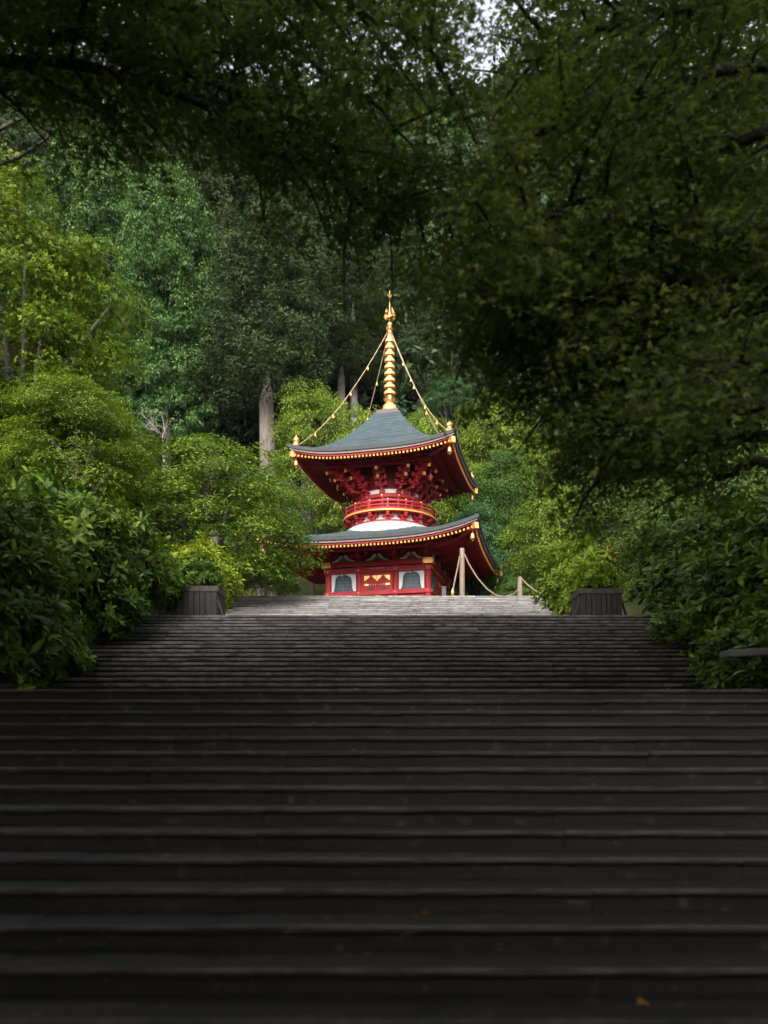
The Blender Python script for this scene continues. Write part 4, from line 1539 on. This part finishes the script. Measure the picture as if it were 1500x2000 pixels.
# right maple: trunk beyond the right edge, limbs reaching across
tR = [(6.9, 9.5, .5), (6.8, 9.4, 2.5), (6.6, 9.3, 4.5), (6.5, 9.2, 6.5)]
limR = [
    PL((1650, 250, 9.2), (1500, 268, 9.0), (1300, 310, 8.8), (1180, 370, 8.6), (1060, 420, 8.5), (960, 440, 8.4)),
    PL((1640, 430, 9.0), (1500, 440, 8.7), (1330, 440, 8.5), (1200, 430, 8.4), (1080, 470, 8.3), (985, 560, 8.2)),
    PL((1640, 480, 9.4), (1450, 470, 9.4), (1300, 470, 9.2), (1130, 520, 9.0), (1020, 600, 8.9), (985, 680, 8.8)),
    PL((1640, 560, 9.2), (1480, 560, 9.0), (1330, 590, 8.8), (1210, 650, 8.7), (1110, 690, 8.6)),
    PL((1640, 660, 9.4), (1480, 680, 9.6), (1340, 740, 9.8), (1220, 800, 10.0), (1150, 840, 10.2)),
    PL((1640, 780, 9.6), (1500, 790, 10.0), (1380, 830, 10.4), (1260, 870, 10.8)),
    PL((1640, 120, 9.2), (1500, 120, 9.0), (1350, 150, 8.8), (1200, 200, 8.6), (1080, 250, 8.4), (990, 290, 8.3)),
    PL((1600, 0, 9.0), (1450, -20, 8.8), (1300, 10, 8.6), (1150, 60, 8.5), (1020, 120, 8.4)),
    PL((1640, 330, 10.6), (1450, 350, 10.8), (1250, 350, 11.0), (1100, 340, 11.2), (980, 360, 11.4), (930, 460, 11.5)),
    PL((1640, 600, 10.6), (1450, 610, 11.0), (1250, 640, 11.2), (1080, 650, 11.4), (1000, 700, 11.6)),
    PL((1640, 200, 10.6), (1450, 190, 10.8), (1250, 180, 11.0), (1120, 180, 11.2), (1010, 210, 11.4)),
    PL((1640, 710, 8.4), (1500, 700, 8.0), (1390, 720, 7.8), (1290, 770, 7.6)),
    PL((1640, 40, 10.6), (1450, 30, 10.8), (1300, 30, 11.0), (1150, 60, 11.2), (1040, 100, 11.4)),
    PL((1640, -30, 11.6), (1450, -20, 11.8), (1300, 0, 12.0), (1150, 20, 12.2), (1020, 20, 12.4)),
    PL((1500, 540, 9.2), (1300, 560, 9.0), (1180, 590, 8.9), (1090, 610, 8.8), (1030, 660, 8.8)),
    PL((1500, 500, 10.6), (1300, 480, 10.8), (1120, 490, 11), (1000, 530, 11.2), (930, 600, 11.4)),
    PL((1250, 560, 9.6), (1120, 580, 9.6), (1030, 600, 9.6), (985, 650, 9.6)),
    PL((1180, 450, 10), (1080, 480, 10), (1000, 520, 10), (965, 590, 10)),
    PL((1350, 640, 10), (1240, 690, 10), (1160, 720, 10), (1110, 760, 10)),
    PL((1500, 850, 10.4), (1350, 880, 10.8), (1240, 910, 11), (1180, 925, 11.1)),
    PL((1500, 780, 9.0), (1380, 800, 9.0), (1250, 830, 9.1), (1140, 850, 9.2)),
    PL((1600, 880, 10.2), (1480, 905, 10.4), (1420, 925, 10.6), (1390, 935, 10.8)),
    PL((1640, 80, 12), (1500, 100, 12.2), (1380, 130, 12.4), (1250, 150, 12.6)),
    PL((1640, 230, 12.2), (1480, 240, 12.4), (1350, 250, 12.6), (1230, 260, 12.8)),
    PL((1640, -20, 13), (1480, 10, 13.2), (1350, 30, 13.4), (1200, 60, 13.6), (1080, 60, 13.8)),
    [(6.6, 9.3, 6.5), (7, 12, 7.5), (7.5, 15, 8.2), (8, 18, 8.8)],  # side limbs added over the right bank to shade it
    [(6.6, 9.3, 6.0), (5.8, 12, 7.4), (5.8, 15, 8.6), (5.8, 18, 9.6)],
    [(6.6, 9.3, 6.0), (8.5, 12, 6.6), (9.2, 15, 7.2), (9.6, 19, 8.2)],
    [(6.5, 9.2, 7.0), (4.5, 8.5, 8.6), (2.5, 7.5, 9.2), (0.5, 6.5, 9.4), (-1.5, 5.5, 9.3)],
    [(6.5, 9.2, 7.0), (5, 7, 8.0), (3.5, 5, 8.4), (2.0, 3, 8.4), (0.5, 1, 8.2)],
    [(6.5, 9.2, 7.5), (4.5, 10.5, 10.5), (2.5, 11.5, 12.0), (0.5, 12.0, 12.4), (-1, 12.5, 12.4)],
]
canopy_tree('maple_tree', 'dark overhanging maple covering the right side with visible limbs', tR, limR, 51, 5, 44, .067)
# left maple: trunk beyond the left edge, limbs crossing the top
tL = [(-7.4, 9.0, .5), (-7.3, 9.0, 3), (-7.0, 9.0, 6.0), (-6.8, 9.0, 8.0)]
limL = [
    PL((-250, 120, 9.0), (0, 120, 9.0), (180, 130, 9.0), (340, 170, 9.0), (470, 240, 9.0), (560, 310, 9.0)),
    PL((-250, 60, 9.0), (0, 60, 9.2), (200, 80, 9.4), (400, 150, 9.6), (560, 230, 9.8), (680, 310, 10.0), (780, 400, 10.2)),
    PL((-200, 0, 9.0), (50, -30, 9.2), (300, 0, 9.4), (500, 60, 9.6), (680, 160, 9.8), (800, 280, 10.0), (870, 380, 10.2)),
    PL((-200, -80, 9.0), (100, -100, 8.8), (350, -60, 8.6), (600, -20, 8.4), (780, 60, 8.2), (860, 120, 8.1)),
    PL((-200, 150, 10.5), (0, 170, 10.8), (120, 190, 11.0), (220, 230, 11.2)),
    PL((-200, -150, 11), (150, -100, 11.2), (450, -20, 11.4), (650, 90, 11.6), (780, 210, 11.8)),
    PL((300, 160, 9.4), (450, 220, 9.8), (600, 310, 10.2), (720, 410, 10.5), (820, 430, 10.6)),
    PL((-200, 100, 11.5), (100, 130, 11.7), (300, 170, 12), (500, 230, 12.2), (640, 330, 12.4), (720, 380, 12.5)),
    PL((-200, -20, 12), (100, 20, 12.2), (300, 40, 12.4), (500, 20, 12.6), (700, 10, 12.8), (840, 60, 13)),
    PL((-200, -40, 10), (100, -20, 10.2), (300, 10, 10.4), (500, 0, 10.6), (700, -10, 10.8), (830, 20, 11)),
    PL((0, 20, 13), (200, 60, 13.2), (400, 80, 13.4), (600, 90, 13.6), (780, 110, 13.8)),
    [(-7.0, 9.0, 6.0), (-7.4, 11, 6.6), (-7.8, 13, 7.0), (-8.0, 15, 7.2)],  # side limbs added over the left bank to shade it
    [(-7.0, 9.0, 6.0), (-8.4, 11, 6.8), (-9.4, 13, 7.4), (-10.0, 15.5, 7.8)],
    [(-6.8, 9.0, 7.5), (-5, 8, 9.0), (-3, 7, 9.6), (-1, 6, 9.8), (1, 5, 9.6)],
    [(-6.8, 9.0, 7.0), (-5.2, 6.5, 8.2), (-3.5, 4.5, 8.6), (-2, 2.5, 8.6), (-.5, .5, 8.2)],
    [(-6.8, 9.0, 8), (-5, 10.5, 10.5), (-3, 11.5, 12), (-1, 12.0, 12.4)],
]
canopy_tree('maple_tree', 'dark overhanging maple whose limbs cross the top from the left', tL, limL, 52, 5, 46, .066)
# high boughs added to close the shade over the lower flights, above the top of the frame
tH = [(-8.2, 6.0, .0), (-8.0, 6.0, 5), (-7.4, 6.2, 10), (-6.5, 6.5, 13)]
limH = [[(-6.8, 6.4, z0), (-4.5, y0, z1), (-2, y0 + .5, z1 + .9), (0.5, y0 + .8, z1 + 1.1), (3, y0 + 1, z1 + .9), (5.5, y0 + 1, z1 + .2)]
        for z0, y0, z1 in ((12, 1.5, 12.0), (12.4, 4.0, 12.6), (12.6, 6.5, 13.0), (12.8, 9.0, 14.0), (13, 11.5, 15.2), (13, 14.0, 17.0), (11, -1.5, 11.0), (10, -4.0, 10))]
canopy_tree('maple_tree', 'tall unseen maple added above the frame to shade the lower flights', tH, limH, 53, 3, 30, .21, sub_len=1.9, gap=.6, r0=.3)
tB = [(11.2, 15.0, 2.0), (11.0, 15.0, 5), (10.6, 15.1, 8), (10.2, 15.2, 10)]  # extra maple put in to cast shade on the right bank
limB = [[(10.4, 15.1, z0), (8.8, 15 + dy * .4, z1), (7.0, 15 + dy * .8, z1 + .5), (5.2, 15 + dy, z1 + .6)] for z0, dy, z1 in ((8, -4, 7.4), (8.4, -1.5, 7.9), (8.4, 1, 8.2), (8.6, 3.5, 8.8), (8.8, 6, 9.6), (9.2, 8, 10.4))]
canopy_tree('maple_tree', 'maple added to shade the right rhododendron bank', tB, limB, 54, 4, 40, .11, sub_len=1.6, gap=.5, r0=.2)
# grey bare limb of the left maple catching light
gb = MB()
for q in (PL((-30, 330, 14), (35, 308, 14), (80, 280, 14), (128, 236, 14)), PL((-20, 262, 14.2), (40, 232, 14.2), (104, 200, 14.2))):
    c0 = q[0]
    gb.tube([p_ for p_ in q], [.04, .034, .028, .012][:len(q)], 7)
gbo = gb.obj('bare_limb', 'bark', None, smooth=True)
tag(gbo, 'pale bare forked limb at the upper left edge', 'branch')


# -- maples added over and behind the stairs foot, out of view, to close the shade above the lower flights
def shade_maple(X, Y, cz, rx, rz, var, rot, label):
    gz = terrain_z(X, Y)
    root = empty('maple_tree', (X, Y, gz))
    tag(root, label, 'tree', 'near maples framing the view')
    c = dress(link('crown', MAPLES[var][0], None, root, (0, 0, cz - gz)), 'canopy_leaf')
    c.scale = (rx, rx, rz)
    c.rotation_euler = (0, 0, rot)
    k = link('trunk', MAPLES[var][1], 'bark', root, (0, 0, cz - gz))
    k.scale = (rx * .5, rx * .5, max(rz, (cz - gz + .3) / 1.9))
    return root


RM = [
    (-14.0, -3.0, 8.0, 6.5, 5.6, 'unseen outer maple added for shade behind the viewpoint on the left'),
    (14.0, -5.0, 8.0, 6.5, 5.6, 'unseen outer maple added for shade behind the viewpoint on the right'),
    (0.0, -17.0, 6.0, 6.5, 6.5, 'unseen maple added for shade straight behind the viewpoint'),
    (-8.6, 1.5, 9.5, 7.2, 4.8, 'maple added for shade beside the stairs foot on the left, out of frame'),
    (10.0, 0.5, 8.5, 6.4, 4.6, 'maple added for shade beside the stairs foot on the right, out of frame'),
    (-5.5, -9.0, 6.5, 6.6, 5.6, 'unseen maple added for shade behind the viewpoint on the left'),
    (5.5, -10.5, 6.0, 6.0, 5.4, 'unseen maple added for shade behind the viewpoint on the right'),
    (-18.0, 3.0, 6.5, 6.5, 6.5, 'outer maple added for shade beyond the left bank, out of frame'),
    (17.0, 9.0, 7.5, 6.5, 6.5, 'outer maple added for shade beyond the right bank, out of frame'),
]
for k_, (X_, Y_, c_, rx_, rz_, lb_) in enumerate(RM):
    shade_maple(X_, Y_, c_, rx_, rz_, DENSE, k_ * 1.1, lb_)

# ------------------------------------------------------------------ small things
sl = P(1440, 1275, 13.2)
so = MB().box((.75, .35, 0), (1.7, .5, .12)).obj('stone_slab', 'paving', None, bevel=.02, loc=(sl.x, sl.y, sl.z))
so.rotation_euler = (R(3), R(-3), R(-6))
tag(so, 'pale stone slab end under the right rhododendrons', 'slab')
MB().box((1.15, .42, -.75), (.5, .25, 1.38)).obj('support_block', 'paving', so)
# fallen leaves on the steps
rng = np.random.default_rng(5)
L = Leaves()
pos, allst = [], F1 + F2 + F3
for k in range(260):
    y, z = allst[rng.integers(len(allst))]
    pos.append((rng.uniform(-6, 6.4), y + rng.uniform(.03, .38), z + .014))
pos = np.array(pos)
L.put(leaf_arrays(rng, pos, np.array([[0, 0, 1.]]) + rng.normal(0, .25, (len(pos), 3)), rng.normal(0, 1, (len(pos), 3)), .06, 'maple', .75))
lo = link('fallen_leaves', L.mesh('fallen_leaves'), 'rust_leaf')
tag(lo, 'scattered fallen leaves lying on the stone steps', 'leaves', kind='stuff')

# ------------------------------------------------------------------ damp air
zmin, zmax = float(V_ground[:, 2].min()) - 1.0, 150.0
hz = MB().box((0, 300, (zmin + zmax) / 2), (1900, 2500, zmax - zmin)).obj('haze', None)
hm = bpy.data.materials.new('haze')
hm.use_nodes = True
ht = hm.node_tree
ht.nodes.remove(ht.nodes['Principled BSDF'])
pv = ht.nodes.new('ShaderNodeVolumePrincipled')
pv.inputs['Color'].default_value = (0.93, 0.95, 1.0, 1)
pv.inputs['Density'].default_value = 0.00010
pv.inputs['Anisotropy'].default_value = 0.2
ht.links.new(pv.outputs[0], ht.nodes['Material Output'].inputs['Volume'])
hz.data.materials.append(hm)
tag(hz, 'thin damp haze in front of the wooded mountain', 'haze', kind='stuff')
